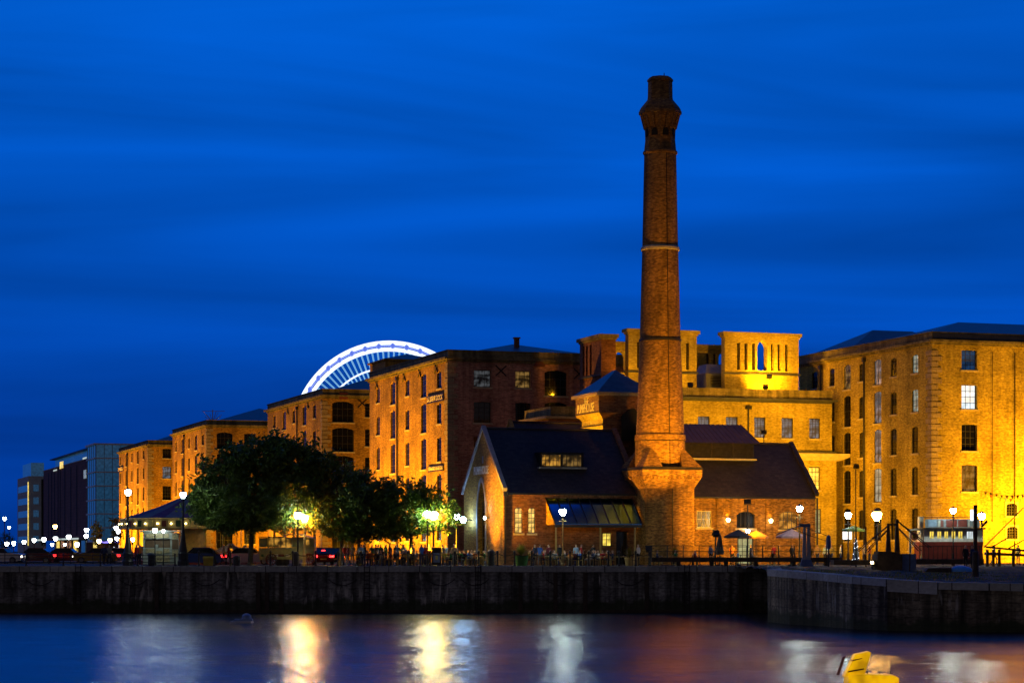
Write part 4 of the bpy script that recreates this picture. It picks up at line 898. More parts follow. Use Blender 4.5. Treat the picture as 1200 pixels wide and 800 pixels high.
mb = MB(); mb.box(1.5, g2w, 6, g2d-3, z2+.005, frG2.z(541, 0, 0)); mb.build('plant_room', 'glass_teal', G2)
# ================================================================== BIG WHEEL
YW = 633.0; xw, zw_ = PX(456, YW), PZ(514.5, YW); RW_ = 28.0
Wh = thing('ferris_wheel', 'huge white lit observation wheel rising behind the warehouses', 'ferris wheel', (xw, YW, 0))
def torus(mb, R, r, y=0, n=96, m_=8, ry=None):
    ry = ry or r
    for i in range(n):
        a0, a1 = 2*math.pi*i/n, 2*math.pi*(i+1)/n
        for j in range(m_):
            b0, b1 = 2*math.pi*j/m_, 2*math.pi*(j+1)/m_
            P = lambda a, b_: ((R+r*math.cos(b_))*math.cos(a), y+ry*math.sin(b_), zw_+(R+r*math.cos(b_))*math.sin(a))
            mb.face([P(a0, b0), P(a1, b0), P(a1, b1), P(a0, b1)])
for R_, r_, nm, mt in ((27.5, .62, 'outer_rim', 'wheel_white'), (25.6, .55, 'inner_rim', 'wheel_white'), (20.3, .24, 'spoke_ring', 'wheel_white'), (26.7, .28, 'light_ring', 'wheel_blue')):
    mb = MB(); torus(mb, R_, r_, ry=.5); mb.build(nm, mt, Wh, smooth=True)
mb = MB(); mb.cyl((1.0, -.6, 0), (25.6, -.12, 0), .10, .13, 4, False); mb.cyl((1.0, .6, 0), (25.6, .12, .3), .10, .13, 4, False); sm = mb.mesh('spoke', 'wheel_spoke')
for i in range(100): inst(sm, 'spoke', Wh, (0, 0, zw_), (0, -math.radians(i*3.6), 0))
mb = MB(); mb.lathe([(.05, -.95), (.45, -.9), (.72, -.45), (.72, .25), (.45, .75), (.05, .8)], 10); gm = mb.mesh('gondola', 'wheel_blue', True)
for i in range(42):
    a = math.radians(i*360/42+2); inst(gm, 'gondola', Wh, (26.7*math.cos(a), 0, zw_+26.7*math.sin(a)))
mb = MB(); mb.cyl((0, -1.6, zw_), (0, 1.6, zw_), 1.1, 1.1, 16); mb.build('hub', 'grey_paint', Wh)
for sx in (-1, 1):
    for sy in (-1, 1): mb = MB(); mb.cyl((sx*15, sy*5, 0), (0, sy*1.4, zw_), .45, .3, 8); mb.build('leg', 'cream_paint', Wh)
# ================================================================== TREES
LEAFMESH = {}
def crown(name, parent, blobs, dens, leaf, mat, seed):
    r_ = np.random.default_rng(seed); P = []
    for (cx, cy_, cz, rx, ry, rz) in blobs:
        n_ = int(dens*rx*ry*rz); q = r_.normal(size=(n_, 3)); q /= np.linalg.norm(q, axis=1)[:, None]
        rad = r_.uniform(.35, 1.0, n_)**.5; rad *= 1+.30*np.sin(q[:, 0]*7+cx)*np.sin(q[:, 2]*6+cz)+.20*np.sin(q[:, 0]*13-cx*2+q[:, 1]*9)*np.cos(q[:, 2]*12+cz)+.13*r_.normal(size=n_)
        P.append(np.stack([cx+q[:, 0]*rad*rx, cy_+q[:, 1]*rad*ry, cz+q[:, 2]*rad*rz], 1))
    P = np.concatenate(P)
    # punch irregular gaps
    g = np.sin(P[:, 0]*2.1+seed)+np.sin(P[:, 2]*2.7+P[:, 1]*1.3)+np.sin(P[:, 1]*2.4-P[:, 0]*1.1); P = P[g+.9*np.sin(P[:, 0]*5.3)*np.sin(P[:, 2]*4.7+seed)+r_.normal(size=len(P))*.4 > -1.0]
    n_ = len(P); d = r_.normal(size=(n_, 3)); d[:, 2] -= .35; d /= np.linalg.norm(d, axis=1)[:, None]
    u = np.cross(d, r_.normal(size=(n_, 3))); u /= np.linalg.norm(u, axis=1)[:, None]; s_ = leaf*r_.uniform(.6, 1.35, n_)[:, None]
    V = np.stack([P-d*s_, P+u*s_*.42, P+d*s_, P-u*s_*.42], 1).reshape(-1, 3); I = np.arange(n_*4).reshape(-1, 4)
    me = bpy.data.meshes.new(name); me.vertices.add(len(V)); me.vertices.foreach_set('co', V.astype(np.float32).ravel())
    me.loops.add(n_*4); me.loops.foreach_set('vertex_index', I.astype(np.int32).ravel()); me.polygons.add(n_)
    me.polygons.foreach_set('loop_start', (np.arange(n_)*4).astype(np.int32)); me.polygons.foreach_set('loop_total', np.full(n_, 4, np.int32)); me.update()
    me.materials.append(M[mat]); o = bpy.data.objects.new(name, me); COL.objects.link(o); o.parent = parent; return o
def tree(label, px, Y, blobs_px, trunk_r=.2, fork=2.6, seed=1, mat='leaves_dark', leaf=.20, dens=230, group=None, depth=.8):
    """blobs_px: crown clumps (px, py, rx px, ry px)"""
    x0 = PX(px, Y); t = thing('tree', label, 'tree', (x0, Y, 0), 0, group); B_ = []; rr_ = random.Random(seed)
    for (bx, by, rx, ry) in blobs_px:
        s_ = Y/F; B_.append((PX(bx, Y)-x0, rr_.uniform(-1, 1)*rx*s_*.5, PZ(by, Y), rx*s_, max(rx, ry)*s_*depth, ry*s_))
    mb = MB(); top = Vector((.15, 0, fork)); mb.cyl((0, 0, -.05), (.03, 0, .3), trunk_r*1.45, trunk_r, 10, False); mb.cyl((.03, 0, .3), tuple(top), trunk_r, trunk_r*.75, 10, False)
    for b2 in B_:
        c = Vector(b2[:3]); mid = top.lerp(c, .5)+Vector((rr_.uniform(-.3, .3), rr_.uniform(-.3, .3), rr_.uniform(-.2, .5)))
        mb.cyl(tuple(top), tuple(mid), trunk_r*.5, trunk_r*.3, 7, False); mb.cyl(tuple(mid), tuple(c), trunk_r*.3, trunk_r*.1, 6, False)
        for k in range(5):
            e_ = c+Vector((rr_.uniform(-1, 1)*b2[3], rr_.uniform(-1, 1)*b2[4], rr_.uniform(-.8, 1)*b2[5]))*.75; mb.cyl(tuple(mid.lerp(c, rr_.uniform(.2, 1))), tuple(e_), trunk_r*.14, .015, 5, False)
    mb.build('trunk', 'trunk_bark', t); crown('crown', t, B_, dens, leaf, mat, seed); return t
tree('largest dark leafy tree on the quay, hiding the foot of the warehouses', 293, 181, [(300, 548, 42, 32), (262, 560, 32, 30), (240, 583, 26, 24), (330, 537, 34, 28), (355, 545, 28, 28), (298, 587, 50, 26), (342, 578, 34, 28), (262, 598, 40, 20), (318, 608, 36, 15), (270, 612, 30, 12), (240, 606, 16, 12), (372, 556, 22, 24), (320, 522, 16, 12), (228, 570, 13, 10), (280, 532, 20, 14), (228, 600, 14, 12)], .22, 3.0, 3, leaf=.21, dens=420)
tree('leafy tree glowing yellow beside the bright double lamp', 399, 181.4, [(385, 558, 30, 26), (368, 588, 30, 24), (405, 582, 32, 26), (392, 608, 32, 16), (400, 622, 26, 10), (362, 610, 20, 14), (420, 566, 20, 16), (384, 540, 16, 12)], .16, 2.8, 11, mat='leaves_olive', dens=330)
tree('low dark tree over the seated crowd, left of the glowing lamps', 419, 180, [(430, 585, 32, 24), (412, 604, 30, 20), (448, 602, 34, 22), (424, 565, 18, 14), (442, 574, 24, 14), (432, 620, 32, 14), (412, 626, 18, 9), (455, 622, 22, 10)], .15, 2.4, 21, dens=420)
tree('green lit tree touching the pub end of the row', 480, 180.3, [(480, 590, 30, 26), (460, 608, 28, 18), (500, 584, 26, 20), (515, 602, 22, 20), (488, 616, 28, 13), (474, 628, 14, 12), (470, 572, 18, 12), (530, 598, 9, 10)], .17, 2.4, 31, mat='leaves_bush', dens=330)
for i, (px, Y, py, rx, ry, mt, lb) in enumerate(((113, 320, 624, 7, 13, 'leaves_gold', 'small golden lit tree in front of the glazed corner'), (136, 300, 617, 7, 12, 'leaves_gold', 'small golden lit tree against the farthest warehouse'),
        (6, 700, 633, 10, 9, 'leaves_dark', 'dark rounded tree at the far left edge'), (134, 290, 636, 6, 8, 'leaves_gold', 'low golden bush tree behind the left lamp cluster'))):
    tree(lb, px, Y, [(px, py, rx, ry), (px+2, py+ry*.6, rx*.9, ry*.6)], .15, 1.5, 50+i, mt, .3, 60 if Y > 400 else 160)
# ================================================================== LAMPS
def lantern_mesh(kind, s_):
    key = ('lan', kind, s_)
    if key not in WCACHE:
        g = MB(); g.lathe([(.10, -.24), (.22, -.05), (.26, .12), (.16, .24), (.04, .26)], 10)
        c = MB(); c.lathe([(.0, .44), (.05, .36), (.2, .29), (.28, .24), (.28, .21), (.05, .21)], 10, caps=False); c.lathe([(.05, -.4), (.12, -.26), (.12, -.235)], 8, caps=False)
        WCACHE[key] = (g.mesh('lantern', kind, True), c.mesh('lamp_cap', 'black_paint'))
    return WCACHE[key]
def street_lamp(px, py, Y, label, kind='lamp_white', style='slim', s_=1.0, base_z=0.0, group=None, post='black_paint'):
    x, z = PX(px, Y), PZ(py, Y); t = thing('street_lamp', label, 'street lamp', (x, Y, base_z), 0, group); h = z-base_z
    mb = MB()
    if style == 'grand': mb.lathe([(.46, 0), (.46, .35), (.40, .5), (.40, 1.0), (.34, 1.1), (.20, 2.0), (.13, 2.6), (.09, 3.0), (.065, h-.5), (.09, h-.42), (.05, h-.3)], 10)
    else: mb.lathe([(.16*s_, 0), (.16*s_, .15), (.11*s_, .25), (.10*s_, .9), (.06*s_, 1.0), (.05*s_, h-.6*s_), (.08*s_, h-.55*s_), (.04*s_, h-.35*s_)], 8)
    mb.build('post', post, t)
    if style != 'grand' and h > 3: mb = MB(); mb.cyl((-.3, 0, h-.7), (.3, 0, h-.7), .025, .025, 5); mb.build('ladder_bar', post, t)
    g, c = lantern_mesh(kind, 1.0); l_ = inst(g, 'lantern', t, (0, 0, h), scale=(s_, s_, s_)); inst(c, 'lamp_cap', t, (0, 0, h), scale=(s_, s_, s_)); return t
street_lamp(150, 577, 180, 'tall black lamp on a tapering base, left of the ticket booth', 'lamp_tall', 'grand', 1.0)
street_lamp(214.6, 580, 177, 'tall black lamp on a tapering base, touching the big tree', 'lamp_tall', 'grand', 1.0)
street_lamp(349, 604, 179.5, 'white lamp on a dark post beside the brighter warm lamp', 'lamp_white', s_=1.15)
street_lamp(356.5, 607, 180.6, 'glaring warm lamp on a wooden coloured post under the leaves', 'lamp_warm', s_=1.35, post='wood_yellow')
street_lamp(501, 602, 178.6, 'white lamp in the leaves, left of the glaring warm one', 'lamp_white', s_=1.1)
street_lamp(508, 604, 179.6, 'glaring warm lamp half inside the tree near the pub gable', 'lamp_leafy', s_=1.4)
street_lamp(535, 605, 182, 'small white lamp between tree and pub gable', 'lamp_small')
street_lamp(659.5, 600, 176.5, 'lamp with yellowish post standing before the blue canopy', 'lamp_white', s_=1.1, post='wood_yellow')
street_lamp(937, 596, 178, 'white lamp at the right corner of the low hall', 'lamp_white', s_=1.0, post='wood_yellow')
street_lamp(994, 604, 186, 'white lamp left of the big orange one', 'lamp_white', s_=1.1)
street_lamp(1027.5, 604.5, 182, 'big orange sodium lamp, brightest on the right side', 'lamp_sodium', s_=1.6)
street_lamp(1117, 598.5, 177.5, 'white lamp above the red floating bar', 'lamp_white', s_=.95)
street_lamp(1150.5, 605, 188, 'white lamp just right of the dark mast', 'lamp_white', s_=1.2)
far = [(8, 637), (16, 636.5), (28.3, 635), (40, 633), (51.5, 632), (65, 631), (61, 638), (76, 638), (80.5, 629), (90.3, 638), (101.5, 621), (101, 628)]
for i, (p, q) in enumerate(far):
    street_lamp(p, q, 330+12*(i % 4)-4*i, f'small distant white street lamp, {ORD[i]} from the left edge', 'lamp_small', s_=1.25 if i not in (6, 7) else .9, group='distant street lamps on the left road')
street_lamp(64.6, 617, 330, 'distant orange street lamp above the white ones on the left', 'lamp_amber', s_=1.3)
street_lamp(5.3, 607.5, 450, 'tall far lamp, upper of two against the sky', 'lamp_small', s_=1.5); street_lamp(10.7, 618, 520, 'tall far lamp, lower of two against the sky', 'lamp_small', s_=1.3)
for i, (p, q, k_) in enumerate(((116, 634, 'lamp_small_warm'), (129, 633, 'lamp_small_warm'), (136, 618.5, 'lamp_small'), (138.6, 622.5, 'lamp_small'), (137, 631, 'lamp_small'), (155.5, 632, 'lamp_small'))):
    street_lamp(p, q, 240+6*i, f'small globe lamp, {ORD[i]} from the left between golden trees and carousel', k_, s_=.95, group='globe lamps by the carousel')
# floodlights -------------------------------------------------------
def flood_wall(fr, pts, target_z, power, lab, side='L', dist=8.0, z=.6, angle=125, h=None):
    for i, a in enumerate(pts):
        p = fr.w(-dist, a, z) if side == 'L' else fr.w(a, -dist, z); q = fr.w(0, a+(1 if side == 'L' else 0), target_z) if side == 'L' else fr.w(a, 0, target_z)
        floodlight(p, q, power, f'{lab}, {ORD[i]} along the wall', angle, h)
flood_wall(frA, (5, 16, 27), 9, 31000, 'small ground floodlight washing the wall with the ALBERT DOCK sign')
flood_wall(frB, (6, 17, 28), 10, 15000, 'small ground floodlight washing the wing below the wheel')
flood_wall(frC, (6, 17, 28), 10, 32000, 'small ground floodlight washing the wing above the big tree')
flood_wall(frD, (6, 18, 30), 10, 34000, 'small ground floodlight washing the farthest wing')
flood_wall(frD, (8,), 10, 24000, 'floodlight at the front of the farthest wing', 'F', 10)
flood_wall(frC, (9,), 11, 19000, 'floodlight at the front of the wing above the tree', 'F', 12)
flood_wall(frB, (6,), 11, 9000, 'floodlight at the front of the wing below the wheel', 'F', 12)
flood_wall(frE, (4, 13), 9, 4600, 'small ground floodlight beside the right warehouse side wall', 'L', 9)
flood_wall(frE, (9, 17), 7, 30000, 'small ground floodlight before the right warehouse front', 'F', 8.5, 2.0)
# over the middle building
w_ = lambda x, y, z: frF.w(x, y, z)
floodlight(w_(LF-4, -13, 9.5), w_(LF-6, 0, 13), 12000, 'floodlight mast head facing the yellow office block, right one', 130, 9.5)
floodlight(w_(19, -11, 12.8), w_(20, 0, 14), 6000, 'floodlight facing the yellow office block above the low hall roof', 130, 2.0)
xq_, _, _ = S4
floodlight(w_(frF.fx(896.5, 1.2), 1.1, zF+.35), w_(frF.fx(896.5, 3), 3.0, zF+1.4), 5000, 'roof floodlight below the arched screen tower on the right', 150, .3)
floodlight(w_(frF.fx(896.5, -3), -4.0, zF+1.0), w_(frF.fx(896.5, 3), 3.0, zF+3.5), 1300, 'roof floodlight aimed at the arched screen tower from the front', 130, .3)
floodlight(w_(frF.fx(809, .5), .5, zF+.3), w_(frF.fx(808, 3), 3.0, zF+3.0), 500, 'roof floodlight right of the chimney shaft', 150, .3)
floodlight(w_(frF.fx(831, 6.5), 6.0, zF+.8), w_(frF.fx(832, 9), 9.0, zF+3.5), 900, 'roof floodlight behind the plant room', 150, .3)
floodlight(w_(frF.fx(722, 6.5), 6.0, zF+.6), w_(frF.fx(724, 9), 9.0, zF+3.0), 1300, 'roof floodlight left of the chimney shaft', 150, .3)
floodlight(w_(frF.fx(742, .8), .8, zF+.3), w_(frF.fx(744, 3), 3.0, zF+3.0), 400, 'roof floodlight at the left foot of the chimney towers', 150, .3)
# chimney and pub
floodlight((PX(822, 172.5)+1.5, 177.0, 2.6), (CH.location.x, YC, 16), 31000, 'floodlight on a post aiming up the chimney from the right', 58, 2.6)
floodlight((PX(760, 180), 179.5, 1.4), (CH.location.x, YC, 15), 5200, 'floodlight on a post aiming up the chimney from the left', 54, 1.4)
floodlight((PX(880, 179), 181.5, 5.2), (PX(885, 197), 197, 3.5), 15000, 'floodlight facing the low hall right of the chimney', 120, 5.2)
floodlight(tuple(frH.w(-9.0, -2.5, 1.0)), tuple(frH.w(0, .8, 4.6)), 36000, 'floodlight on the terrace lighting the lettered gable', 46, 1.0)
floodlight(tuple(frS.w(-4.2, 1.5, zS-6.0)), tuple(frS.w(0, 3.0, zS-2.2)), 5000, 'roof floodlight aimed at THE PUMPHOUSE lettering', 100, .6)
def wall_lamp(parent_fr, kind, a, z, label, mat='lamp_small_warm', size=.16, power=0, col=WARM, off=-.35, up=False):
    p = parent_fr.w(a, off, z) if kind == 'F' else parent_fr.w(off, a, z); t = thing('wall_lamp', label, 'wall lamp', tuple(p), TH)
    mb = MB(); mb.lathe([(size*.5, -size), (size, -size*.2), (size, size*.5), (size*.4, size)], 10); mb.build('lantern', mat, t, smooth=True)
    mb = MB(); dd = -off-.02
    if kind == 'F': mb.box(-.04, .04, size*.8, dd, -.04, .04); mb.box(-size*1.1, size*1.1, -size*.9, size*.9, size*1.02, size*1.2)
    else: mb.box(size*.8, dd, -.04, .04, -.04, .04); mb.box(-size*.9, size*.9, -size*1.1, size*1.1, -size*1.25, -size*1.05)
    mb.build('bracket', 'black_paint', t)
    if power: spot('lamp', p+Vector((0, 0, .3)), p+Vector((0, 0, 3))+ (Vector((C_*.9, S_*.9, 0)) if kind == 'L' else Vector((-S_, C_, 0))), power, 110, .6, col, t, .08)
    return t
wall_lamp(frR, 'F', frR.fx(851.5), frR.z(609, 3, 0), 'round warm wall lamp left of the dark arched window', 'lamp_small_warm', .17, 60, SODIUM); wall_lamp(frR, 'F', frR.fx(901.5), frR.z(610, 8, 0), 'round warm wall lamp right of the dark arched window', 'lamp_small_warm', .17, 60, SODIUM)
wall_lamp(frR, 'F', frR.fx(874.5), frR.z(622, 5, 0), 'white bulkhead lamp over the lit entrance doors', 'lamp_small', .17)
wall_lamp(frH, 'L', frH.ly(553), frH.z(609, 0, 9), 'dazzling blue white wall lamp left of the pointed doorway', 'lamp_blue', .26, 60, (.55, .7, 1.0), -.8)
wall_lamp(frH, 'L', frH.ly(574), frH.z(606.5, 0, 3), 'blue white uplight right of the pointed doorway', 'lamp_small', .12, 90, (.85, .85, 1.0), -.45)
# ================================================================== PEOPLE
PV = {}
def skin_mesh(name, J, E_, R_, sub=1):
    me = bpy.data.meshes.new(name); keys = list(J); me.from_pydata([J[k] for k in keys], [(keys.index(a), keys.index(b2)) for a, b2 in E_], [])
    o = bpy.data.objects.new(name+'_tmp', me); COL.objects.link(o); o.modifiers.new('s', 'SKIN'); sd = o.modifiers.new('d', 'SUBSURF'); sd.levels = sub; sd.render_levels = sub
    for i, k in enumerate(keys): r = R_[k]; me.skin_vertices[0].data[i].radius = r if isinstance(r, tuple) else (r, r)
    me.skin_vertices[0].data[0].use_root = True
    out = bpy.data.meshes.new_from_object(o.evaluated_get(bpy.context.evaluated_depsgraph_get())); bpy.data.objects.remove(o); out.name = name; return out
def body(pose):
    if pose in PV: return PV[pose]
    sit = pose.startswith('sit'); dz = -.47 if sit else 0
    J = dict(pelvis=(0, 0, .95+dz), belly=(0, 0, 1.12+dz), chest=(0, .0, 1.32+dz), neckb=(0, 0, 1.46+dz), neck=(0, -.01, 1.53+dz), head=(0, -.025, 1.63+dz), crown=(0, -.01, 1.71+dz))
    for s_, n_ in ((-1, 'l'), (1, 'r')):
        J['sh'+n_] = (s_*.17, 0, 1.42+dz); J['hip'+n_] = (s_*.09, 0, .90+dz)
        if sit:
            J['kn'+n_] = (s_*.12, -.44, .50); J['an'+n_] = (s_*.12, -.42, .09); J['to'+n_] = (s_*.12, -.58, .04); J['hip'+n_] = (s_*.10, 0, .50)
            if pose == 'sit': J['el'+n_] = (s_*.24, -.10, .70); J['wr'+n_] = (s_*.16, -.34, .76); J['ha'+n_] = (s_*.13, -.44, .77)
            else:
                J['el'+n_] = (s_*.24, -.14, .74) if s_ < 0 else (s_*.23, .03, .68); J['wr'+n_] = (s_*.14, -.20, .98) if s_ < 0 else (s_*.18, -.22, .60); J['ha'+n_] = (s_*.09, -.20, 1.07) if s_ < 0 else (s_*.14, -.31, .58)
        elif pose == 'walk':
            J['kn'+n_] = (s_*.09, -.16*s_-.06, .50); J['an'+n_] = (s_*.09, -.22*s_+.06, .10); J['to'+n_] = (s_*.09, -.22*s_-.08, .05)
            J['el'+n_] = (s_*.22, .10*s_+.03, 1.15); J['wr'+n_] = (s_*.21, .16*s_-.10, .94); J['ha'+n_] = (s_*.20, .17*s_-.14, .85)
        else:
            J['kn'+n_] = (s_*.10, -.02, .50); J['an'+n_] = (s_*.11, .02, .09); J['to'+n_] = (s_*.13, -.13, .04)
            if pose == 'stand': J['el'+n_] = (s_*.23, .03, 1.15); J['wr'+n_] = (s_*.22, -.05, .92); J['ha'+n_] = (s_*.21, -.08, .83)
            else: J['el'+n_] = (s_*.23, -.02, 1.16) if s_ < 0 else (s_*.24, .02, 1.15); J['wr'+n_] = (s_*.14, -.22, 1.20) if s_ < 0 else (s_*.20, -.12, .96); J['ha'+n_] = (s_*.10, -.28, 1.27) if s_ < 0 else (s_*.18, -.19, .92)
    E_ = [('pelvis', 'belly'), ('belly', 'chest'), ('chest', 'neckb'), ('neckb', 'neck'), ('neck', 'head'), ('head', 'crown')]
    for n_ in 'lr': E_ += [('chest', 'sh'+n_), ('sh'+n_, 'el'+n_), ('el'+n_, 'wr'+n_), ('wr'+n_, 'ha'+n_), ('pelvis', 'hip'+n_), ('hip'+n_, 'kn'+n_), ('kn'+n_, 'an'+n_), ('an'+n_, 'to'+n_)]
    R_ = dict(pelvis=(.15, .11), belly=(.14, .10), chest=(.17, .11), neckb=(.09, .07), neck=.055, head=(.085, .10), crown=(.06, .07))
    for n_ in 'lr': R_.update({'sh'+n_: .062, 'el'+n_: .043, 'wr'+n_: .030, 'ha'+n_: (.042, .022), 'hip'+n_: .085, 'kn'+n_: .058, 'an'+n_: .038, 'to'+n_: (.042, .03)})
    me = skin_mesh('person', J, E_, R_, 1)
    for _ in range(4): me.materials.append(None)
    segs = [((Vector(J[a]), Vector(J[b2])), 3 if ('ha' in b2) else (0 if b2 in ('neck', 'head', 'crown') else (2 if ('kn' in b2 or 'an' in b2 or 'to' in b2 or 'hip' in b2) else 1))) for a, b2 in E_]
    hz = 1.63+dz
    for p in me.polygons:
        c = p.center; best = 9; bi = 1
        for (a, b2), k in segs:
            u = max(0, min(1, (c-a).dot(b2-a)/max((b2-a).length_squared, 1e-6))); dd = (c-a.lerp(b2, u)).length
            if dd < best: best = dd; bi = k
        if bi == 3: bi = 0
        if bi == 0 and c.z > hz-.05 and (c.y > .01 or c.z > hz+.07): bi = 3
        p.material_index = bi; p.use_smooth = True
    PV[pose] = me; return me
plain('skin_pale', (.48, .28, .19), .6, noise=.05); plain('skin_brown', (.22, .12, .07), .6, noise=.05)
HAIR = {}
for nm, c in (('dark', (.02, .015, .01)), ('brown', (.07, .04, .02)), ('fair', (.36, .25, .11)), ('grey', (.3, .3, .3))): plain('hair_'+nm, c, .7)
CLOTH = {'navy': (.02, .03, .09), 'red': (.35, .02, .02), 'white': (.6, .6, .58), 'black': (.015, .015, .018), 'blue': (.03, .10, .40), 'green': (.03, .16, .07), 'grey': (.16, .16, .17), 'maroon': (.14, .02, .03), 'tan': (.32, .22, .12), 'orange': (.5, .16, .03), 'pale blue': (.25, .38, .55), 'mustard': (.4, .28, .05)}
for k, v in CLOTH.items(): plain('cloth_'+k.replace(' ', '_'), v, .85, noise=.15)
ZONE = {}
def person(px, Y, pose, top, leg, hair, rot, place, z=0.0, skin='skin_pale', sc=1.0):
    me = body(pose); o = bpy.data.objects.new('person', me); COL.objects.link(o); o.location = (PX(px, Y), Y, z); o.rotation_euler = (0, 0, rot); o.scale = (sc, sc, sc)
    for i, mt in enumerate((skin, 'cloth_'+top.replace(' ', '_'), 'cloth_'+leg.replace(' ', '_'), 'hair_'+hair)): o.material_slots[i].link = 'OBJECT'; o.material_slots[i].material = M[mt]
    act = {'stand': 'standing', 'hold': 'raising a drink', 'walk': 'walking', 'sit': 'seated', 'sitdrink': 'seated drinking'}[pose]
    ZONE.setdefault((place, top, act), []).append((px, o, hair)); return tag(o, None, 'person', 'people '+place)
def chair_mesh():
    s_ = MB(); s_.box(-.21, .21, -.21, .21, .42, .46); b2 = MB(); b2.box(-.21, .21, .19, .22, .60, .88)
    l_ = MB(); l_.box(-.02, .02, -.02, .02, 0, .42); l2 = MB(); l2.box(-.02, .02, -.015, .015, 0, .60)
    return s_.mesh('seat', 'wood_yellow'), b2.mesh('backrest', 'wood_yellow'), l_.mesh('leg', 'wood_yellow'), l2.mesh('leg', 'wood_yellow')
CHM = chair_mesh(); chairs = []
def chair(px, Y, rot, place, dark=False):
    t = thing('terrace_chair', '', 'chair', (PX(px, Y), Y, 0), rot, 'terrace chairs '+place); mt = 'wood_dark' if dark else 'wood_yellow'
    inst(CHM[0], 'seat', t, mat=mt); inst(CHM[1], 'backrest', t, mat=mt)
    for sx in (-.18, .18): inst(CHM[2], 'leg', t, (sx, -.18, 0), mat=mt); inst(CHM[3], 'leg', t, (sx, .205, 0), mat=mt)
    ZONE.setdefault((place, 'dark wooden' if dark else 'yellow wooden', 'chair'), []).append((px, t, '')); return t
tt_ = MB(); tt_.box(-.75, .75, -.38, .38, .70, .745); tl_ = MB(); tl_.box(-.035, .035, -.035, .035, 0, .70); TBM = (tt_.mesh('tabletop', 'wood_yellow'), tl_.mesh('leg', 'wood_yellow'))
def table(px, Y, rot, place, dark=False):
    t = thing('terrace_table', '', 'table', (PX(px, Y), Y, 0), rot, 'terrace tables '+place); mt = 'wood_dark' if dark else 'wood_yellow'
    inst(TBM[0], 'tabletop', t, mat=mt)
    for sx in (-.68, .68):
        for sy in (-.31, .31): inst(TBM[1], 'leg', t, (sx, sy, 0), mat=mt)
    ZONE.setdefault((place, 'dark wooden' if dark else 'yellow wooden', 'table'), []).append((px, t, '')); return t
def finish_labels():
    for (place, top, act), L_ in ZONE.items():
        L_.sort(key=lambda q: q[0]); n_ = len(L_)
        for i, (px, o, hair) in enumerate(L_):
            o_ = '' if n_ == 1 else (f', {ORD[i]} such from left')
            if act in ('chair', 'table'): o['label'] = f'{top} {act} {place}{o_}'
            else: o['label'] = f'person in {top} top, {act}, {place}{o_}'
rp_ = random.Random(5)
tops = list(CLOTH); hairs = ['dark', 'brown', 'fair', 'dark', 'brown', 'grey']
def rcol(): return rp_.choice(tops), rp_.choice(['navy', 'black', 'grey', 'black', 'tan', 'navy']), rp_.choice(hairs)
# crowd under the trees
Z1 = 'under the quayside trees'
for i, px in enumerate((431, 446, 461, 476, 491, 521, 541, 556)):
    Y = 177.5+(i % 3)*1.3; table(px, Y, rp_.uniform(-.2, .2), Z1, i % 2 == 0)
    for sx, rz in ((-13, math.pi/2), (12, -math.pi/2)):
        if rp_.random() < .85:
            c, l_, h_ = rcol(); chair(px+sx, Y, rz, Z1, rp_.random() < .6); person(px+sx, Y, rp_.choice(['sit', 'sitdrink']), c, l_, h_, rz, Z1)
    if i % 2: c, l_, h_ = rcol(); chair(px, Y+.75, 0, Z1, True); person(px, Y+.75, 'sit', c, l_, h_, 0, Z1)
for px, Y, ps, c, h_ in ((423.5, 178, 'stand', 'pale blue', 'dark'), (427.5, 178.3, 'hold', 'black', 'brown'), (404, 180, 'walk', 'red', 'dark'), (408, 181, 'walk', 'maroon', 'brown'), (413, 180, 'stand', 'tan', 'dark'), (443, 183, 'stand', 'white', 'fair'), (452, 184, 'hold', 'navy', 'dark'), (463.5, 184, 'walk', 'black', 'dark'),
                         (472, 182, 'hold', 'grey', 'brown'), (484, 182.6, 'stand', 'navy', 'fair'), (494, 177, 'hold', 'blue', 'fair'), (498, 177.3, 'stand', 'red', 'brown'), (503, 181, 'stand', 'grey', 'dark'), (532, 177, 'hold', 'tan', 'fair'), (436, 185, 'walk', 'green', 'dark'), (457, 181, 'stand', 'maroon', 'fair')):
    person(px, Y, ps, c, rp_.choice(['navy', 'black', 'grey']), h_, rp_.uniform(-3, 3), Z1)
for k_ in range(26):      # a second, denser row of drinkers
    px = 425+k_*5.2+rp_.uniform(-1.5, 1.5); Y = 181.5+rp_.uniform(0, 2.5); c, l_, h_ = rcol(); rz = rp_.uniform(-3.1, 3.1)
    if rp_.random() < .5: chair(px, Y, rz, Z1, True); person(px, Y, rp_.choice(['sit', 'sitdrink']), c, l_, h_, rz, Z1)
    else: person(px, Y, rp_.choice(['stand', 'hold', 'walk']), c, l_, h_, rz, Z1)
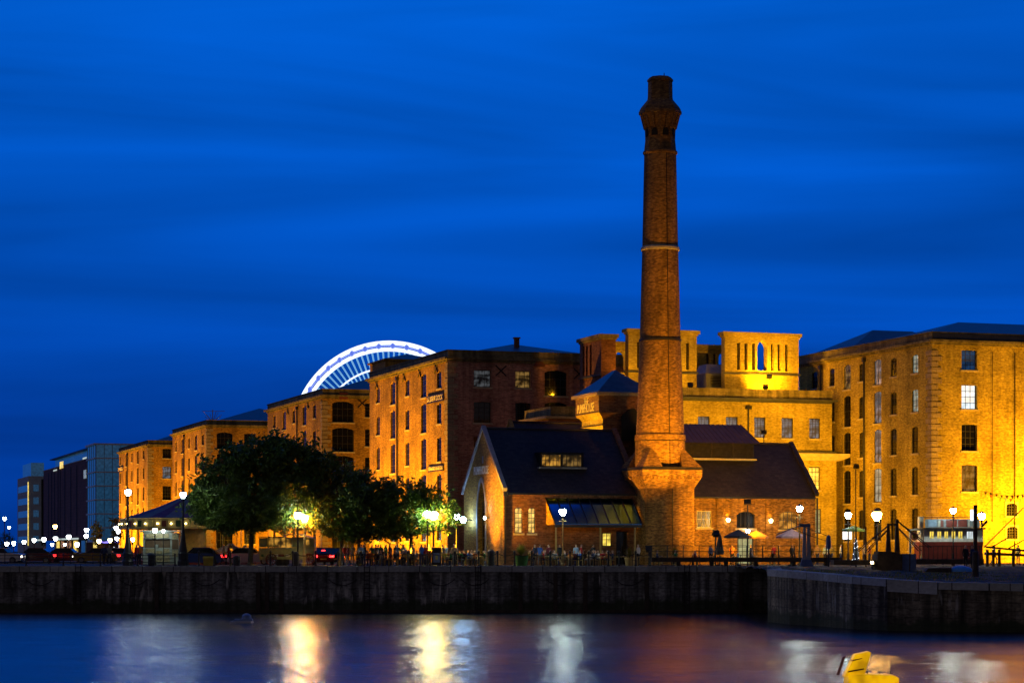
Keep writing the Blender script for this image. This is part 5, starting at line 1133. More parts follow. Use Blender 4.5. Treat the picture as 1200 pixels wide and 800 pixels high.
# terrace before the canopy
Z2 = 'by the blue canopy'
for i, px in enumerate((633, 650, 668, 686, 706, 724, 757)):
    Y = 176.5+(i % 3)*1.2; table(px, Y, rp_.uniform(-.15, .15), Z2, i in (3,))
    for sx, rz in ((-13, math.pi/2), (12, -math.pi/2)):
        chair(px+sx, Y, rz, Z2, rp_.random() < .3)
        if rp_.random() < .8 and i < 6: c, l_, h_ = rcol(); person(px+sx, Y, rp_.choice(['sit', 'sitdrink']), c, l_, h_, rz, Z2)
    if i in (1, 2, 4): c, l_, h_ = rcol(); chair(px, Y+.8, 0, Z2); person(px, Y+.8, 'sit', c, l_, h_, 0, Z2)
for px, Y, ps, c, h_ in ((627, 178, 'hold', 'navy', 'fair'), (643, 180, 'stand', 'maroon', 'dark'), (656, 180.5, 'hold', 'black', 'fair'), (675, 180, 'stand', 'pale blue', 'brown'), (681, 180.4, 'hold', 'red', 'fair'), (695, 181, 'walk', 'black', 'dark'), (748, 178, 'stand', 'white', 'grey')):
    person(px, Y, ps, c, 'black', h_, rp_.uniform(-3, 3), Z2)
for k_ in range(15):
    px = 622+k_*5.6+rp_.uniform(-1.5, 1.5); Y = 180.4+rp_.uniform(0, 1.4); c, l_, h_ = rcol(); rz = rp_.uniform(-3.1, 3.1)
    if rp_.random() < .7: chair(px, Y, rz, Z2, True); person(px, Y, rp_.choice(['sit', 'sitdrink']), c, l_, h_, rz, Z2)
    else: person(px, Y, rp_.choice(['stand', 'hold']), c, l_, h_, rz, Z2)
# terrace before the low hall
Z3 = 'by the low hall'
for i, px in enumerate((782, 803, 826, 853, 893, 917)):
    Y = 180.5+(i % 2)*1.3; table(px, Y, rp_.uniform(-.15, .15), Z3, False)
    for sx, rz in ((-12, math.pi/2), (12, -math.pi/2)):
        chair(px+sx, Y, rz, Z3, rp_.random() < .3)
        if rp_.random() < .7: c, l_, h_ = rcol(); person(px+sx, Y, rp_.choice(['sit', 'sitdrink']), c, l_, h_, rz, Z3)
for px, Y, ps, c, h_ in ((833, 184, 'stand', 'pale blue', 'dark'), (858, 185, 'hold', 'orange', 'brown'), (880, 184, 'stand', 'navy', 'dark'), (907, 184, 'hold', 'red', 'dark'), (913, 184.5, 'stand', 'mustard', 'dark'), (928, 183, 'stand', 'black', 'fair')):
    person(px, Y, ps, c, 'black', h_, rp_.uniform(-3, 3), Z3)
Z4 = 'right of the gantry'
for px, Y, ps, c, h_ in ((958, 186, 'walk', 'tan', 'dark'), (967, 187, 'stand', 'pale blue', 'fair'), (974, 186, 'walk', 'mustard', 'dark'), (985, 188, 'stand', 'white', 'brown'), (1013, 187, 'walk', 'tan', 'fair'), (1019, 187.5, 'stand', 'orange', 'dark'), (1095, 187, 'walk', 'red', 'dark'), (1104, 188, 'stand', 'grey', 'fair'), (1165, 188, 'walk', 'white', 'dark'), (1193, 188, 'stand', 'mustard', 'brown')):
    person(px, Y, ps, c, 'navy', h_, rp_.uniform(-3, 3), Z4)
Z5 = 'on the dark pier'
person(1131.5, 152, 'stand', 'black', 'black', 'fair', .4, Z5, -.12); person(1139.5, 150, 'hold', 'navy', 'black', 'fair', -2.2, Z5, -.15)
Z6 = 'behind left railing'
for px, Y, ps, c, h_ in ((122, 190, 'walk', 'navy', 'dark'), (128, 190.4, 'walk', 'grey', 'brown'), (160, 186, 'stand', 'red', 'dark'), (164, 186.5, 'walk', 'orange', 'fair'), (262, 184, 'walk', 'tan', 'fair'), (268, 184.4, 'walk', 'red', 'dark')):
    person(px, Y, ps, c, 'black', h_, rp_.uniform(-3, 3), Z6)
finish_labels()
# ================================================================== QUAY FURNITURE
def railing(name, label, x0, x1, Y, n_, h, rails, pr=.05, z=0.0, bars=0, mat='black_paint'):
    t = thing(name, label, 'railing', (x0, Y, z)); ln = x1-x0
    pm = MB(); pm.cyl((0, 0, 0), (0, 0, h+.03), pr, pr*.85, 8); pm.lathe([(pr*1.6, 0), (pr*1.6, .06), (pr, .1)], 8); pm.lathe([(.0, h), (pr*1.2, h+.03), (pr*1.2, h+.08), (0, h+.13)], 8, caps=False); me = pm.mesh('post', mat)
    for i in range(n_): inst(me, 'post', t, (ln*i/(n_-1), 0, 0))
    for r in rails: mb = MB(); mb.cyl((0, 0, r), (ln, 0, r), .028, .028, 6); mb.build('rail', mat, t)
    if bars:
        mb = MB()
        for i in range(bars): x = ln*(i+.5)/bars; mb.cyl((x, 0, .1), (x, 0, h), .012, .012, 4, False)
        mb.build('bars', mat, t)
    return t
railing('quay_railing', 'black three rail fence on the quay edge at the far left', PX(-13, 175), PX(205, 175), 175, 6+0, .86, (.30, .58, .84), .065)
railing('road_railing', 'fine barred fence along the road behind the left quay', PX(-20, 203), PX(212, 203), 203, 10, 1.05, (.12, 1.03), .04, bars=190)
def chain(mb, a, b2, sag=.22, r=.03):
    a, b2 = Vector(a), Vector(b2); P = [a.lerp(b2, i/8)-Vector((0, 0, sag*4*(i/8)*(1-i/8))) for i in range(9)]; mb.tube([tuple(p) for p in P], r, 5)
t = thing('chain_fence', 'row of black posts with hanging chains along the middle of the quay edge', 'fence', (0, 174.3, 0))
pm = MB(); pm.lathe([(.10, 0), (.10, .1), (.07, .16), (.065, 1.0), (.10, 1.06), (.10, 1.12), (.05, 1.2), (0, 1.22)], 8, caps=False); me = pm.mesh('post', 'black_paint')
pps = (233, 251, 270, 317, 343, 370, 396, 423, 449, 478, 504, 533, 561, 583, 603, 623, 645, 668, 690, 713, 725.5, 745, 762)
for p in pps: inst(me, 'post', t, (PX(p, 174.3), 0, 0))
for a, b2 in zip(pps, pps[1:]):
    if (a, b2) in ((270, 317),): continue
    mb = MB(); chain(mb, (PX(a, 174.3), 0, 1.02), (PX(b2, 174.3), 0, 1.02)); mb.build('chain', 'black_paint', t)
# footbridge beam over the dock entrance
t = thing('timber_footbridge', 'long low black footbridge beam with railings in front of the low hall', 'footbridge', (PX(763, 173.8), 173.8, 0)); ln = PX(986, 173.8)-PX(763, 173.8)
mb = MB(); mb.box(0, ln, -.5, .5, .33, .68); mb.build('deck_beam', 'wood_dark', t)
for i in range(13):
    x = ln*i/12; mb = MB(); mb.cyl((x, -.42, .68), (x, -.42, 1.62), .045, .04, 6); mb.build('post', 'black_paint', t)
for z in (1.15, 1.6): mb = MB(); mb.cyl((0, -.42, z), (ln, -.42, z), .025, .025, 5); mb.build('rail', 'black_paint', t)
for p in (795, 834, 851, 886, 930, 968): x = PX(p, 173.8)-PX(763, 173.8); mb = MB(); mb.box(x-.13, x+.13, -.3, .3, 0, .33); mb.build('support', 'wood_dark', t)
def bin_(px, Y, label, mat='bin_black', w=.3, h=1.0):
    t = thing('litter_bin', label, 'litter bin', (PX(px, Y), Y, 0)); mb = MB(); mb.lathe([(w*.85, 0), (w*.92, .08), (w, h*.8)], 12); mb.build('body', mat, t)
    mb = MB(); mb.lathe([(w*1.08, h*.8), (w*1.08, h*.85), (w*.6, h*.98), (.03, h)], 12); mb.build('lid', mat, t)
bin_(177.5, 176.5, 'black litter bin before the ticket booth', h=1.05); bin_(277.5, 176, 'black litter bin left of the big tree trunk', h=.85); bin_(346.5, 176, 'black litter bin at the foot of the double lamp', h=1.15, w=.26); bin_(575.5, 177.5, 'rounded black litter bin below the pub gable', h=1.3, w=.30)
t = thing('grit_box', 'yellow grit box left of the big tree trunk', 'grit box', (PX(244.5, 177), 177, 0)); mb = MB(); mb.frustum((-.36, .36, -.25, .25, .0), (-.42, .42, -.3, .3, .62)); mb.build('body', 'yellow_bin', t); mb = MB(); mb.frustum((-.44, .44, -.32, .32, .622), (-.40, .40, -.26, .26, .76)); mb.build('lid', 'yellow_bin', t)
# sandwich board
t = thing('pavement_sign', 'dark framed pavement sign with pale blue poster below the glaring lamp', 'sign', (PX(511.5, 176.3), 176.3, 0), .1)
for sg in (-1, 1): mb = MB(); mb.T = Matrix.Rotation(sg*.16, 4, 'X'); mb.box(-.36, .36, sg*.20-.02 if sg < 0 else .18, sg*.20+.0 if sg < 0 else .2, .02, 1.45); mb.build('board', 'black_paint', t)
mb = MB(); mb.T = Matrix.Rotation(-.16, 4, 'X'); mb.box(-.26, .26, -.245, -.222, .25, 1.0); mb.build('poster', 'pale_blue_paint', t); mb = MB(); mb.T = Matrix.Rotation(-.16, 4, 'X'); mb.lathe([(.0, 0), (.10, .02), (.10, .0)], 10); 
mb = MB(); mb.T = Matrix.Rotation(-.16, 4, 'X'); mb.box(-.10, .10, -.252, -.247, .45, .8); mb.build('emblem', 'gold_letter', t)
# planters and spiky plants
def spiky(px, Y, label, n_, r, h, pot='green_pot', pw=.42, ph_=.62, seed=0, z=0.0, mat='leaves_olive'):
    t = thing('potted_plant', label, 'plant', (PX(px, Y), Y, z)); rr_ = random.Random(seed)
    mb = MB(); mb.lathe([(pw*.75, 0), (pw, ph_), (pw*1.06, ph_), (pw*1.06, ph_+.05), (pw*.9, ph_+.05), (pw*.85, ph_-.05)], 14); mb.build('pot', pot, t)
    mb = MB()
    for i in range(n_):
        a = rr_.uniform(0, 6.28); el = rr_.uniform(.15, 1.45); L_ = r*rr_.uniform(.7, 1.1); d = Vector((math.cos(a)*math.cos(el), math.sin(a)*math.cos(el), math.sin(el))); s_ = Vector((-math.sin(a), math.cos(a), 0))*.03
        p0 = Vector((0, 0, ph_+rr_.uniform(0, max(0, h-ph_-r*.6)))); p1 = p0+d*L_*.6; p2 = p0+d*L_+Vector((0, 0, -L_*.22))
        mb.face([p0-s_, p0+s_, p1+s_*.8, p1-s_*.8]); mb.face([p1-s_*.8, p1+s_*.8, p2])
    mb.build('leaves', mat, t)
    if h > ph_+.5: mb = MB(); mb.cyl((0, 0, ph_-.05), (0, 0, h-r*.6), .06, .05, 6); mb.build('stem', 'trunk_bark', t)
spiky(611, 176, 'large spiky plant in a green tub at the pub corner', 150, 1.25, 1.7, 'green_pot', .55, .78, 1)
spiky(737.5, 177.5, 'yellowish spiky plant at the right end of the canopy terrace', 130, .75, 1.5, 'wood_yellow', .4, .6, 2, mat='leaves_gold'); spiky(791, 184, 'rounded spiky plant against the chimney foot', 150, .8, 1.6, 'wood_dark', .4, .6, 3)
spiky(950, 183, 'olive spiky plant right of the pale blue gantry', 120, .7, 1.5, 'wood_dark', .4, .6, 5, mat='leaves_gold')
# parasols
def parasol(px, Y, label, w, ztop, drop, mat, open_=True):
    t = thing('parasol', label, 'parasol', (PX(px, Y), Y, 0)); mb = MB(); mb.cyl((0, 0, 0), (0, 0, ztop-.05), .035, .03, 6); mb.build('pole', 'wood_dark', t); mb = MB(); mb.lathe([(.28, 0), (.28, .08), (.08, .12)], 12); mb.build('base', 'black_paint', t)
    mb = MB()
    if open_:
        n_ = 8
        for i in range(n_):
            a0, a1 = 2*math.pi*i/n_, 2*math.pi*(i+1)/n_; A = (w*math.cos(a0), w*math.sin(a0), ztop-drop); B2 = (w*math.cos(a1), w*math.sin(a1), ztop-drop)
            mb.face([A, B2, (0, 0, ztop)]); mb.face([A, B2, (B2[0], B2[1], ztop-drop-.16), (A[0], A[1], ztop-drop-.16)])
        mb.build('canopy', mat, t)
    else: mb.lathe([(.30, ztop-1.75), (.34, ztop-1.6), (.17, ztop-.5), (.05, ztop)], 8); mb.build('canopy', mat, t)
parasol(865, 182, 'dark open parasol below the arched window', 1.15, 2.95, .55, 'canvas_dark'); parasol(886, 185, 'orange lit parasol behind the dark one', 1.05, 2.9, .5, 'canvas_orange'); parasol(927, 181, 'pale pink parasol below the right arched window', 1.25, 3.0, .62, 'canvas_pink')
parasol(843.5, 182, 'dark folded parasol standing against the low hall', .3, 2.65, .5, 'canvas_dark', False); parasol(1000, 184, 'dark green parasol beneath the white lamp', .95, 3.3, .35, 'canvas_green')
# pale blue gantry
t = thing('lock_gantry', 'pale blue two legged gantry standing on the lock side', 'gantry', (PX(945, 172.5), 172.5, 0))
for sx in (-1, 1): mb = MB(); mb.frustum((sx*.17-.16, sx*.17+.16, -.2, .2, 0), (sx*.15-.09, sx*.15+.09, -.11, .11, 3.05)); mb.build('leg', 'pale_blue_paint', t)
mb = MB(); mb.box(-.55, .30, -.14, .14, 3.05, 3.3); mb.cyl((-.5, 0, 3.15), (-2.3, 0, 2.5), .04, .04, 5); mb.build('head_beam', 'blue_paint', t); mb = MB(); mb.frustum((-.5, .5, -.35, .35, 0), (-.35, .35, -.25, .25, .5)); mb.build('base', 'blue_paint', t)
t = thing('signal_post', 'slim dark signal post with an oval board, left of the white lamp', 'signal', (PX(971, 170), 170, 0)); mb = MB(); mb.cyl((0, 0, 0), (0, 0, 1.6), .07, .06, 6); mb.build('post', 'black_paint', t)
mb = MB(); mb.lathe([(0, 1.25), (.16, 1.4), (.2, 1.9), (.15, 2.3), (0, 2.42)], 10, caps=False); mb.build('board', 'blue_paint', t)
for sg in (-1,): mb = MB(); mb.tube([(0, 0, 2.3), (-1.4, 1.0, 2.9), (-2.6, 2, 3.5)], .03, 4); mb.tube([(0, 0, 1.9), (-1.4, 1.0, 2.4), (-2.6, 2, 3.0)], .03, 4); mb.build('stay', 'black_paint', t)
# lift bridge on the right
YB = 158.0
t = thing('swing_bridge', 'dark swing bridge with tall paired posts and stay rods by the orange lamp', 'bridge', (PX(1048, YB), YB, 0))
xx = lambda p: PX(p, YB)-PX(1048, YB)
mb = MB(); mb.box(xx(1025), xx(1054), -1.2, 1.2, -.2, .95); mb.box(xx(1026.5), xx(1052), -1.0, 1.0, .951, 1.15); mb.build('machine_house', 'wood_dark', t)
mb = MB(); mb.box(xx(1055), xx(1071), -.9, .9, -.2, .98); mb.build('counterweight', 'blue_paint', t); mb = MB(); mb.box(xx(1071.5), xx(1150), -.9, .9, .25, .62); mb.build('deck', 'wood_dark', t); mb = MB(); mb.box(xx(975), xx(1024.5), -.9, .9, .2, .55); mb.build('deck', 'wood_dark', t)
for p, zt_ in ((1041, 3.15), (1051.3, 3.45)): mb = MB(); mb.frustum((xx(p)-.17, xx(p)+.17, -.17, .17, 1.152), (xx(p)-.08, xx(p)+.08, -.09, .09, zt_)); mb.build('tower_post', 'wood_dark', t)
mb = MB(); mb.box(xx(1040), xx(1052.5), -.1, .1, 3.0, 3.12); mb.build('cross_beam', 'wood_dark', t)
for y_ in (-.12, .12):
    for (a, za, b2, zb) in ((1051.3, 3.35, 1090, 1.4), (1051.3, 2.9, 1078, 1.2), (1041, 3.0, 1004, 1.1), (1041, 2.75, 1015, 1.1)): mb = MB(); mb.tube([(xx(a), y_, za), (xx(b2), y_*5, zb)], .035, 5); mb.build('stay_rod', 'black_paint', t)
for p in (1018.5, 1030.5): mb = MB(); mb.cyl((xx(p), 6, .0), (xx(p), 6, 3.0), .06, .05, 6); mb.build('rear_post', 'wood_dark', t)
for i in range(14): x = xx(1075+i*5.4); mb = MB(); mb.cyl((x, -.8, .62), (x, -.8, 1.55), .022, .022, 5); mb.build('rail_post', 'black_paint', t)
mb = MB(); mb.cyl((xx(1075), -.8, 1.52), (xx(1148), -.8, 1.52), .022, .022, 5); mb.build('handrail', 'black_paint', t)
t = thing('bollard_light', 'small yellow light on the dark bank left of the swing bridge', 'light', (PX(1022, 155), 155, -.05)); mb = MB(); mb.cyl((0, 0, 0), (0, 0, .35), .06, .06, 6); mb.build('post', 'black_paint', t); mb = MB(); mb.lathe([(.09, .352), (.11, .42), (.09, .5), (0, .53)], 8); mb.build('lens', 'lamp_small_warm', t)
# floating bar
YS = 180.0; t = thing('floating_bar', 'red hulled floating bar with yellow lit windows and a long sign board on top', 'bar ship', (PX(1082, YS), YS, 0)); xx = lambda p: PX(p, YS)-PX(1082, YS); zz_ = lambda y: PZ(y, YS)
mb = MB(); mb.extrude_y([(xx(1081), .15), (xx(1149), .15), (xx(1151.5), zz_(634.5)), (xx(1080), zz_(634.5))], -.3, 3.5); mb.build('hull', 'ship_red', t)
ops = [(xx(a), xx(b2), zz_(631.8), zz_(621.3)) for a, b2 in ((1088.5, 1095.5), (1097.5, 1104.2), (1105.8, 1112.2), (1114.2, 1120.8), (1122, 1129.2), (1132, 1141.2), (1146, 1151))]
mb = MB(); wall(mb, 'F', xx(1083), xx(1152), zz_(634.5)+.005, zz_(620), ops, off=0, D=.1); mb.face([(xx(1083), 0, zz_(634.5)), (xx(1083), 3.2, zz_(634.5)), (xx(1083), 3.2, zz_(620)), (xx(1083), 0, zz_(620))]); mb.build('cabin', 'pale_frame', t)
for i, op in enumerate(ops): window(t, 'F', op, 0, .09, 2 if i < 5 else 4, 1, 'pale_frame', 'glass_yellow' if i < 5 else ('glass_white' if i == 5 else 'glass_green'))
mb = MB(); mb.box(xx(1080), xx(1153), -.7, 3.6, zz_(620)+.004, zz_(618.2)); mb.build('roof', 'dark_metal', t)
mb = MB(); mb.box(xx(1083), xx(1147), -.42, -.3, zz_(618.2)+.01, zz_(608)); sb = mb.build('sign_board', 'grey_paint', t)
for a, b2, mt in ((1086.8, 1096.2, 'pale_blue_paint'), (1098, 1100.5, 'cream_paint'), (1101, 1104.5, 'rust_red'), (1107.5, 1120, 'ship_red'), (1121.5, 1132, 'rust_red'), (1133, 1135, 'cream_paint')): mb = MB(); mb.box(xx(a), xx(b2), -.46, -.425, zz_(617), zz_(609)); mb.build('sign_panel', mt, sb)
mb = MB(); mb.box(xx(1136), xx(1142), -.5, -.35, zz_(609.8), zz_(597)); mb.build('lit_sign', 'panel_white', t); 
mb = MB(); mb.cyl((xx(1078), -.2, zz_(606)), (xx(1147), -.2, zz_(606)), .03, .03, 5)
for p in (1080, 1098, 1118, 1140): mb.cyl((xx(p), -.2, zz_(618)), (xx(p), -.2, zz_(606)), .025, .025, 5)
mb.build('roof_rail', 'black_paint', t)
mb = MB(); mb.box(xx(1065), xx(1082.5), .1, 1.4, zz_(621), zz_(619.4)); mb.box(xx(1066), xx(1068), .1, .3, .1, zz_(621)); mb.box(xx(1080), xx(1082), .1, .3, .1, zz_(621))
for i in range(9): u = i/8; mb.box(xx(1066+13*u), xx(1069+13*u), .0, 1.2, zz_(645-22*u)-.05, zz_(645-22*u))
mb.tube([(xx(1066), -.1, zz_(643)), (xx(1081), -.1, zz_(618))], .05, 5); mb.build('gangway_stair', 'cream_paint', t)
mb = MB(); mb.T = Matrix.Translation((xx(1071), -.15, zz_(628)))@Matrix.Rotation(math.pi/2, 4, 'X')
for i in range(16):
    a0, a1 = 2*math.pi*i/16, 2*math.pi*(i+1)/16; mb.tube([(.27*math.cos(a0), .27*math.sin(a0), 0), (.27*math.cos(a1), .27*math.sin(a1), 0)], .07, 6)
mb.build('life_ring', 'rust_red', t)
mb = MB(); mb.box(xx(1078), xx(1083), .3, 1.0, zz_(618), zz_(605)); mb.build('funnel', 'cream_paint', t)
# mast and ropes, mooring post
t = thing('ship_mast', 'tall dark mast with a boom and rigging in front of the floating bar', 'mast', (PX(1143, 166), 166, 0)); zz_ = lambda y: PZ(y, 166); xx = lambda p: PX(p, 166)-PX(1143, 166)
mb = MB(); mb.box(-.12, .12, -.12, .12, zz_(650), zz_(591.5)); mb.frustum((-.35, .35, -.3, .3, .1), (-.14, .14, -.14, .14, 1.4)); mb.build('mast', 'wood_dark', t)
for q in (((1153, 641), (1200, 594)), ((1150, 617), (1157, 610)), ((1160, 642), (1182, 629)), ((1180, 643), (1204, 630))): mb = MB(); mb.tube([(xx(q[0][0]), 0, zz_(q[0][1])), (xx(q[1][0]), 0, zz_(q[1][1]))], .045 if q[0][0] != 1150 else .09, 5); mb.build('rope', 'black_paint', t)
t = thing('mooring_post', 'thick dark timber mooring post on the pier', 'post', (PX(1143, 141), 141, -.45)); mb = MB(); mb.lathe([(.24, 0), (.21, .5), (.20, 1.5), (.22, 1.55), (.17, 1.62), (0, 1.64)], 10); mb.build('post', 'wood_dark', t)
t = thing('mooring_post', 'thin leaning stake on the pier below the swing bridge', 'post', (PX(1066, 150), 150, -.2)); mb = MB(); mb.cyl((0, 0, 0), (.03, 0, 1.9), .05, .04, 7); mb.build('post', 'wood_dark', t)
# right-hand footbridge
YR = 170.0; t = thing('gangway_bridge', 'dark sloping gangway with legs at the right edge before the yellow wall', 'footbridge', (PX(1155, YR), YR, 0)); xx = lambda p: PX(p, YR)-PX(1155, YR); zz_ = lambda y: PZ(y, YR)
mb = MB(); mb.extrude_y([(xx(1155), zz_(641.5)), (xx(1215), zz_(647.5)), (xx(1215), zz_(645)), (xx(1155), zz_(639.5))], -.1, .1); mb.build('handrail', 'wood_dark', t)
mb = MB(); mb.extrude_y([(xx(1155), zz_(650)), (xx(1215), zz_(652)), (xx(1215), zz_(649.5)), (xx(1155), zz_(646.5))], -.5, .5); mb.build('deck', 'wood_dark', t)
for p in (1157, 1164, 1171, 1187.5, 1206): mb = MB(); mb.box(xx(p)-.09, xx(p)+.09, -.12, .12, .0, zz_(643.5)); mb.build('leg', 'wood_dark', t)
# upturned dinghy under a blue tarpaulin
t = thing('covered_dinghy', 'small dinghy lying on the pier under a bright blue tarpaulin', 'dinghy', (PX(1115, 147), 147, -.22), .15)
mb = MB(); prof = [(0, 0.0), (.25, .30), (.7, .42), (1.1, .40), (1.5, .28), (1.75, .05)]
rings = []
for i, (x, w) in enumerate(prof): rings.append([(x-.2, w*math.cos(a)*1.0, .04+max(0, w*math.sin(a))*1.0) for a in [math.pi*j/8 for j in range(9)]])
for a, b2 in zip(rings, rings[1:]):
    for j in range(8): mb.face([a[j], a[j+1], b2[j+1], b2[j]])
mb.build('tarpaulin', 'tarp_blue', t, smooth=True); mb = MB(); mb.extrude_y([(-1.9, .05), (-.1, -.02), (-.1, .30), (-1.7, .28)], -.3, .3); mb.build('hull', 'wood_dark', t)
# fairy lit cone
t = thing('fairy_light_cone', 'slim blue cone wrapped in white fairy lights right of the lit panels', 'light decoration', (PX(1003, 184), 184, 0)); mb = MB(); mb.lathe([(.32, .1), (.26, .9), (.04, 2.4)], 10); mb.build('cone', 'blue_paint', t)
for i in range(26): u = i/26; a = i*1.1; r = .34-.29*u; mb = MB(); mb.cyl((r*math.cos(a), r*math.sin(a), .2+2.1*u-.03), (r*math.cos(a), r*math.sin(a), .2+2.1*u+.03), .03, .03, 5); mb.build('bulb', 'fairy_white', t)
t = thing('bunting', 'string of pennants hung across the right warehouse wall', 'bunting', tuple(frE.w(6, -.6, 0)), TH)
for i in range(11): x = i*.55; z = 6.6-.35*math.sin(math.pi*i/10); mb = MB(); mb.extrude_y([(x, z), (x+.3, z), (x+.15, z-.32)], -.02, .02); mb.build('pennant', ('ship_red', 'yellow_bin', 'green_pot', 'blue_paint')[i % 4], t)
mb = MB(); mb.tube([(i*.55, 0, 6.62-.35*math.sin(math.pi*i/10)) for i in range(11)], .02, 4); mb.build('string', 'black_paint', t)
# ================================================================== CAROUSEL, BOOTH, WAGON, CARS
YK = 198.0; t = thing('carousel', 'striped funfair carousel with lights round its painted rim, behind the booth', 'carousel', (PX(226, YK), YK, 0)); K = YK/F
R0 = 84*K; ze, za = PZ(607.5, YK), PZ(577, YK)
mb = MB()
for i in range(24):
    a0, a1 = 2*math.pi*i/24, 2*math.pi*(i+1)/24; mb.mi = i % 2
    P = [(R0*.97, ze), (R0*.5, ze+(za-ze)*.42), (0.05, za)]
    for (r0, z0_), (r1, z1_) in zip(P, P[1:]): mb.face([(r0*math.cos(a0), r0*math.sin(a0), z0_), (r0*math.cos(a1), r0*math.sin(a1), z0_), (r1*math.cos(a1), r1*math.sin(a1), z1_), (r1*math.cos(a0), r1*math.sin(a0), z1_)])
plain('canvas_plum', (.12, .03, .09), .8); plain('canvas_grey', (.16, .15, .15), .8)
mb.build('canopy', ['canvas_plum', 'canvas_grey'], t)
mb = MB(); mb.lathe([(R0*.96, ze-.95), (R0, ze-.95), (R0, ze-.1), (R0*1.02, ze), (R0*.97, ze+.02)], 32, caps=False); rd = mb.build('rounding_board', 'olive_cream', t)
for i in range(32):
    a = math.pi+math.pi*(i+.5)/32; r = R0*1.015; mb = MB(); mb.T = Matrix.Translation((r*math.cos(a), r*math.sin(a), ze-.5))@Matrix.Rotation(a, 4, 'Z'); mb.box(0, .04, -.2, .2, -.26, .26) if i % 2 else mb.lathe([(.05, -.05), (.07, 0), (.05, .05)], 6); mb.build('rim_panel' if i % 2 else 'rim_bulb', ('canvas_green', 'rust_red', 'gold_letter')[i % 3] if i % 2 else 'lamp_small_warm', rd)
mb = MB(); mb.lathe([(R0*.95, 0), (R0*.95, .35), (R0*.9, .4)], 24); mb.build('platform', 'rust_red', t)
mb = MB(); mb.lathe([(1.2, .4), (1.2, ze)], 12); mb.build('centre_drum', 'gold_letter', t)
hj = dict(b=(0, 0, 1.0), r=(-.42, 0, 1.02), c=(.36, 0, 1.05), n=(.62, 0, 1.38), h=(.72, 0, 1.52), m=(.96, 0, 1.38), t1=(-.62, 0, .85), f1=(.45, .12, .72), f2=(.72, .12, .5), g1=(.42, -.12, .68), g2=(.3, -.12, .42), p1=(-.5, .12, .66), p2=(-.78, .12, .38), q1=(-.45, -.12, .64), q2=(-.3, -.12, .34))
he = [('b', 'r'), ('b', 'c'), ('c', 'n'), ('n', 'h'), ('h', 'm'), ('r', 't1'), ('c', 'f1'), ('f1', 'f2'), ('c', 'g1'), ('g1', 'g2'), ('r', 'p1'), ('p1', 'p2'), ('r', 'q1'), ('q1', 'q2')]
hr = dict(b=.2, r=.2, c=.19, n=.12, h=.10, m=.06, t1=.04, f1=.07, f2=.04, g1=.07, g2=.04, p1=.09, p2=.04, q1=.09, q2=.04)
hm = skin_mesh('carousel_horse', hj, he, hr, 1); hm.materials.append(M['cream_paint']); pm = MB(); pm.cyl((0, 0, .4), (0, 0, ze-.2), .04, .04, 6); pmm = pm.mesh('brass_pole', 'gold_letter')
for i in range(12): a = 2*math.pi*i/12+.2; o = inst(hm, 'carousel_horse', t, (R0*.74*math.cos(a), R0*.74*math.sin(a), .15+.2*math.sin(i*2)), (0, 0, a+math.pi/2)); inst(pmm, 'brass_pole', t, (R0*.74*math.cos(a), R0*.74*math.sin(a), 0))
# ticket booth
YT = 180.0; t = thing('ticket_booth', 'pale ticket booth with a dark serving hatch and ornate lettered panels', 'booth', (PX(167.5, YT), YT, 0)); xx = lambda p: PX(p, YT)-PX(167.5, YT); zz_ = lambda y: PZ(y, YT)
W1, W2 = xx(200.5), xx(209.5); op = (xx(169.5), xx(199.5), zz_(641.5), zz_(631))
plain('booth_paint', (.26, .30, .27), .5); plain('booth_panel', (.30, .26, .14), .5, noise=.5, scale=9)
mb = MB(); wall(mb, 'F', 0, W1, 0.1, zz_(623), [op], D=.5, closed=True); mb.box(W1, W2, .0, 1.8, .1, zz_(624)); mb.box(.02, W1-.01, .55, 1.8, .1, zz_(623)-.01); mb.build('body', 'booth_paint', t)
mb = MB(); mb.box(-.2, W2+.1, -.3, 2, zz_(623)+.003, zz_(623)+.14); mb.build('roof', 'booth_paint', t)
mb = MB(); mb.box(op[0]+.02, op[1]-.02, .3, .33, op[2]+.02, op[3]-.02); mb.build('hatch_screen', 'brown_frame', t)
mb = MB(); mb.box(xx(182), xx(185.5), -.05, .2, zz_(641.5)+.003, zz_(637.5)); mb.build('till', 'booth_paint', t)
for a, b2, c2, d2 in ((171, 198, 630, 625), (171, 181, 647.5, 642.5), (183, 190, 648.5, 645), (191, 198.5, 647.5, 642.5), (179, 199, 658, 650), (202, 208.5, 631, 625), (202, 208.5, 652, 644)): mb = MB(); mb.box(xx(a), xx(b2), -.06, -.004, zz_(c2), zz_(d2)); mb.build('ornate_panel', 'booth_panel', t)
mb = MB(); mb.box(W1+.08, W2-.05, -.03, -.003, zz_(643), zz_(632)); mb.build('side_hatch', 'brown_frame', t)
street_lamp(181.5, 621.5, 178.6, 'bright white lamp directly above the ticket booth hatch', 'lamp_booth', s_=.75); street_lamp(191.5, 622, 179.2, 'small white light on the booth roof, right of the bright one', 'lamp_small', s_=.5)
